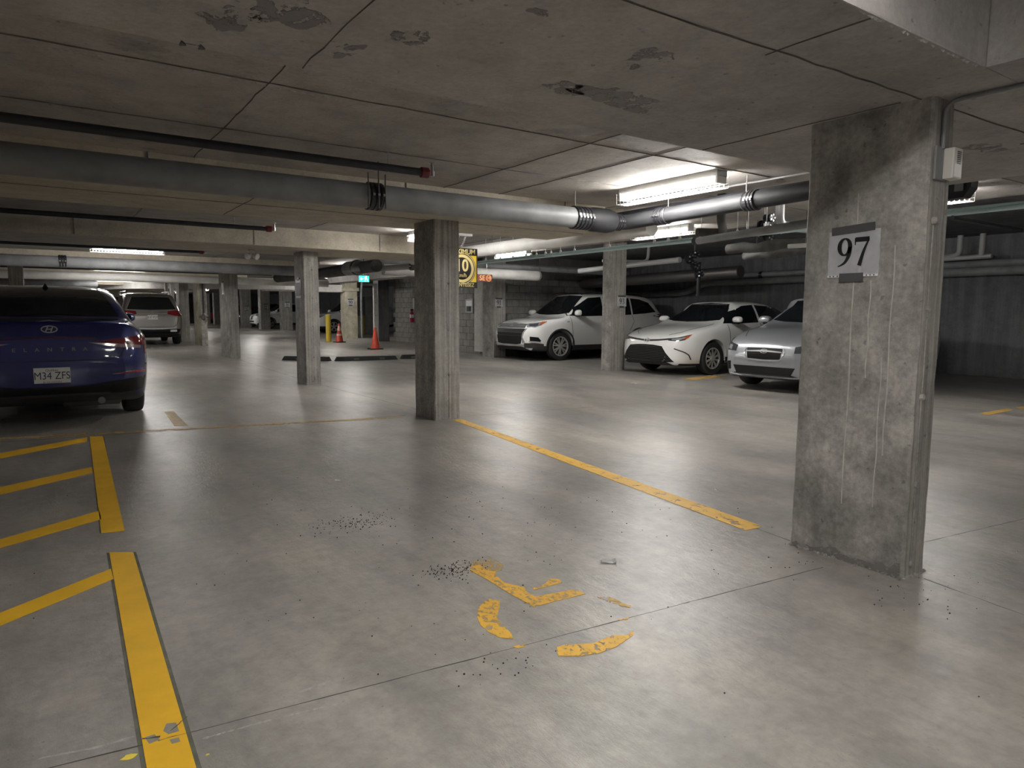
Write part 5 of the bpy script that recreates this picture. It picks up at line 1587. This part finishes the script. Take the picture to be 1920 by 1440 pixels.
ou.patch('turn_lamp', 45, [(.14, .945), (.26, .955)], [(.10, .865), (.15, .885)], 'amber', 0.014, 6, 3, True)
ou.patch('fog_bezel', 45, [(-.12, .60), (.08, .58), (.14, .50)], [(-.12, .49), (.0, .475), (.12, .475)], 'car_black', 0.010, 8, 4, True)
ou.patch('fog_strip', 45, [(-.14, .495), (.13, .475)], [(-.14, .475), (.13, .455)], 'chrome', 0.014, 8, 1, True)
ou.patch('bumper_lower', 45, [(-.26, .44), (.0, .44), (.2, .42)], [(-.26, .33), (.0, .32), (.2, .30)], 'car_trim', 0.008, 10, 3, True)
ou.arch('car_trim', 0.035)
ou.oval(False, 0, .855, 0.001, 0.001, 0.001, 'chrome', [[(0, 0, .002), (-.02, .03, .03), (0, .06, .002)], [(0, 0, .002), (-.035, -.02, .03), (-.065, -.005, .002)], [(0, 0, .002), (.035, -.02, .03), (.065, -.005, .002)]])
ou.line('hood_line', 'top', [(1.22, .76), (1.7, .74), (2.05, .62)], 0.008)
for pts in ([(1.08, 1.08), (1.06, .8), (1.02, .40)], [(-.05, 1.09), (-.06, .8), (-.05, .40)], [(-1.02, 1.12), (-1.06, .95), (-.90, .72)]):
    ou.line('door_line', 'left', pts, 0.008)
ou.patch('badge', 'left', [(1.14, .96), (1.22, .96)], [(1.14, .945), (1.22, .945)], 'chrome', 0.006, 3, 1, True)
ou.mirrors(.92, 1.10, 'carpaint_white', (.12, .21, .16))
for sd in (-1, 1):
    obj('roof_rail', tube([(-1.6, sd * .60, ou.top(-1.6) - .04), (-1.5, sd * .61, 1.70), (.3, sd * .62, 1.705), (.55, sd * .61, 1.64)], 0.014, 8, 0.1), 'car_trim', ou.root)
ou.patch('tail_lamp', 'rear', [(.45, 1.12), (.84, 1.15)], [(.45, 1.02), (.84, .95)], 'tail_red', 0.006, 10, 4, True)
ou.patch('rear_window', 'rear', [(-.55, 1.55), (.55, 1.55)], [(-.66, 1.2), (.66, 1.2)], 'car_glass', 0.005, 12, 6)

# --- silver car mostly behind the nearest column
im = Car('hatchback_car', 'silver car parked nose out, half hidden by the 97 column', (11.25, 6.50), R(183), sedan(4.46, 1.775, 1.48, wb=2.67, fo=0.90, r=0.32, rr=0.21, hood=0.03, spokes=(5, 0.06, 0.05, 0.14)), 'carpaint_silver')
im.patch('windshield', 'front', [(-.49, 1.40), (0, 1.43), (.49, 1.40)], [(-.67, 1.075), (-.4, 1.05), (0, 1.04), (.4, 1.05), (.67, 1.075)], 'car_glass', 0.004, 18, 10)
im.side_glass([([(-1.25, 1.17), (-.7, 1.38), (-.12, 1.41)], [(-1.3, 1.08), (-.7, 1.05), (-.12, 1.03)]), ([(-.05, 1.41), (.3, 1.385), (.70, 1.20)], [(-.05, 1.02), (.4, 1.01), (.92, 1.01)])])
im.patch('grille', 'front', [(-.30, .66), (0, .665), (.30, .66)], [(-.27, .50), (0, .49), (.27, .50)], 'car_black', 0.008, 16, 5)
im.line('grille_frame', 'front', [(-.31, .655), (-.34, .60), (-.28, .49), (0, .478), (.28, .49), (.34, .60), (.31, .655)], 0.02, 'chrome', 0.014, False, 26)
im.patch('grille_wing', 'front', [(-.30, .612), (0, .632), (.30, .612)], [(-.30, .597), (0, .604), (.30, .597)], 'chrome', 0.018, 14, 1)
im.oval(False, 0, .615, 0.06, 0.032, 0.008, 'chrome', [[(-.035, .006, .012), (-.02, .008, .004)], [(-.005, .008, .008), (.01, .0, .008)], [(.015, .010, .006), (.03, .004, .006)], [(-.01, -.012, .006), (.015, -.014, .006)]])
im.patch('headlamp', 40, [(-.32, .69), (-.10, .735), (.14, .795)], [(-.34, .60), (-.10, .61), (.02, .66)], 'head_dark', 0.008, 14, 5, True)
im.patch('lamp_lens', 40, [(-.24, .685), (-.05, .715)], [(-.24, .62), (-.06, .635)], 'head_clear', 0.014, 8, 3, True)
im.patch('lower_intake', 'front', [(-.52, .385), (0, .385), (.52, .385)], [(-.46, .27), (0, .265), (.46, .27)], 'car_black', 0.006, 16, 4)
im.patch('fog_pocket', 45, [(-.26, .44), (-.06, .42)], [(-.26, .31), (-.10, .30)], 'car_black', 0.008, 6, 4, True)
im.line('hood_line', 'top', [(1.15, .70), (1.6, .68), (1.95, .50)], 0.008)
im.line('bumper_lip', 'front', [(-.6, .245), (0, .235), (.6, .245)], 0.016, 'carpaint_silver', 0.02, False)
for pts in ([(.84, 1.0), (.82, .7), (.80, .27)], [(-.10, 1.02), (-.12, .7), (-.10, .27)]):
    im.line('door_line', 'left', pts, 0.008)
im.mirrors(.72, 1.01, 'carpaint_silver', (.11, .2, .13))
im.patch('tail_lamp', 'rear', [(.45, .95), (.86, .97)], [(.45, .88), (.86, .82)], 'tail_red', 0.006, 10, 4, True)

# --- grey SUV seen from behind
gl = Car('suv_car', 'grey SUV seen from behind, beyond the blue sedan', (3.10, 28.35), R(90), suv(4.93, 1.95, 1.80, wb=2.99, fo=0.9, r=0.37, rr=0.25, hood=1.1), 'carpaint_grey')
gl.patch('rear_window', 'rear', [(-.56, 1.62), (0, 1.64), (.56, 1.62)], [(-.74, 1.22), (0, 1.20), (.74, 1.22)], 'car_glass', 0.006, 18, 8)
gl.side_glass([([(-1.9, 1.5), (-1.2, 1.68), (0, 1.71)], [(-2.0, 1.24), (-1.2, 1.17), (0, 1.14)]), ([(.05, 1.71), (.6, 1.64), (1.0, 1.40)], [(.05, 1.14), (.6, 1.13), (1.2, 1.14)])])
gl.patch('tail_lamp', 'rear', [(.48, 1.16), (.70, 1.185), (.93, 1.17)], [(.46, 1.06), (.70, 1.00), (.93, .98)], 'tail_red', 0.008, 12, 5, True)
gl.line('tailgate_line', 'rear', [(.80, 1.0), (.74, .70), (.60, .62), (0, .62)], 0.012)
gl.patch('plate_recess', 'rear', [(-.50, 1.06), (.50, 1.06)], [(-.46, .88), (.46, .88)], 'carpaint_grey', 0.003, 10, 3)
gl.patch('chrome_bar', 'rear', [(-.45, 1.085), (.45, 1.085)], [(-.45, 1.065), (.45, 1.065)], 'chrome', 0.012, 10, 1)
gl.plate('K47 PDF', True, 0, .955, extra=False)
gl.patch('bumper_lower', 'rear', [(-.85, .56), (0, .53), (.85, .56)], [(-.78, .42), (0, .41), (.78, .42)], 'car_black', 0.01, 18, 4)
gl.patch('bumper_trim', 'rear', [(-.72, .60), (0, .585), (.72, .60)], [(-.72, .575), (0, .56), (.72, .575)], 'chrome', 0.014, 14, 1)
gl.patch('exhaust_trim', 'rear', [(.52, .525), (.72, .535)], [(.52, .455), (.72, .465)], 'chrome', 0.018, 6, 2, True)
gl.oval(True, 0, 1.14, 0.055, 0.055, 0.008, 'chrome', [[(0, 0, .010), (0, .05, .004)], [(0, 0, .010), (.043, -.025, .004)], [(0, 0, .010), (-.043, -.025, .004)]])
for sd in (-1, 1):
    obj('roof_rail', tube([(-1.8, sd * .66, 1.70), (-1.6, sd * .67, 1.83), (.4, sd * .68, 1.84), (.6, sd * .67, 1.74)], 0.02, 8, 0.15), 'chrome', gl.root)
gl.mirrors(.95, 1.12, 'carpaint_grey', (.12, .22, .17))
gl.arch('car_trim', 0.03)
gl.patch('wiper', 'rear', [(-.02, 1.245), (.40, 1.235)], [(-.02, 1.235), (.40, 1.225)], 'car_black', 0.014, 6, 1)

# --- cars far behind
def far_suv(label, loc, paint, rz=R(180)):
    c = Car('suv_car', label, loc, rz, suv(4.6, 1.84, 1.70, r=0.345, rr=0.24, hood=1.04, spokes=(5, 0.05, 0.04, 0.18)), paint, 50)
    c.patch('windshield', 'front', [(-.54, 1.60), (.54, 1.60)], [(-.72, 1.17), (0, 1.13), (.72, 1.17)], 'car_glass', 0.006, 12, 5)
    c.side_glass([([(-.02, 1.62), (.45, 1.58), (.95, 1.30)], [(-.02, 1.12), (.5, 1.11), (1.12, 1.12)]), ([(-1.7, 1.45), (-.8, 1.61), (-.08, 1.62)], [(-1.85, 1.22), (-.8, 1.14), (-.08, 1.12)])])
    c.patch('grille', 'front', [(-.32, .90), (0, .90), (.32, .90)], [(-.16, .62), (0, .60), (.16, .62)], 'car_black', 0.008, 8, 3)
    c.patch('headlamp', 45, [(-.20, .93), (.0, .95), (.22, .97)], [(-.20, .83), (.0, .83), (.1, .88)], 'head_clear', 0.010, 8, 3, True)
    c.patch('lower_intake', 'front', [(-.6, .52), (.6, .52)], [(-.5, .42), (.5, .42)], 'car_black', 0.008, 8, 2)
    c.arch('car_trim', 0.03)
    c.mirrors(.92, 1.10, paint, (.12, .21, .16))
    return c
far_suv('far white SUV behind the 84 and 86 columns', (13.75, 47.0), 'carpaint_white')
far_suv('far black SUV left of the 82 column', (14.25, 53.6), 'carpaint_black')
far_suv('far white vehicle behind the yellow bollard', (14.3, 36.6), 'carpaint_white')
far_suv('far red vehicle between the two farthest columns', (14.6, 67.3), 'carpaint_red')
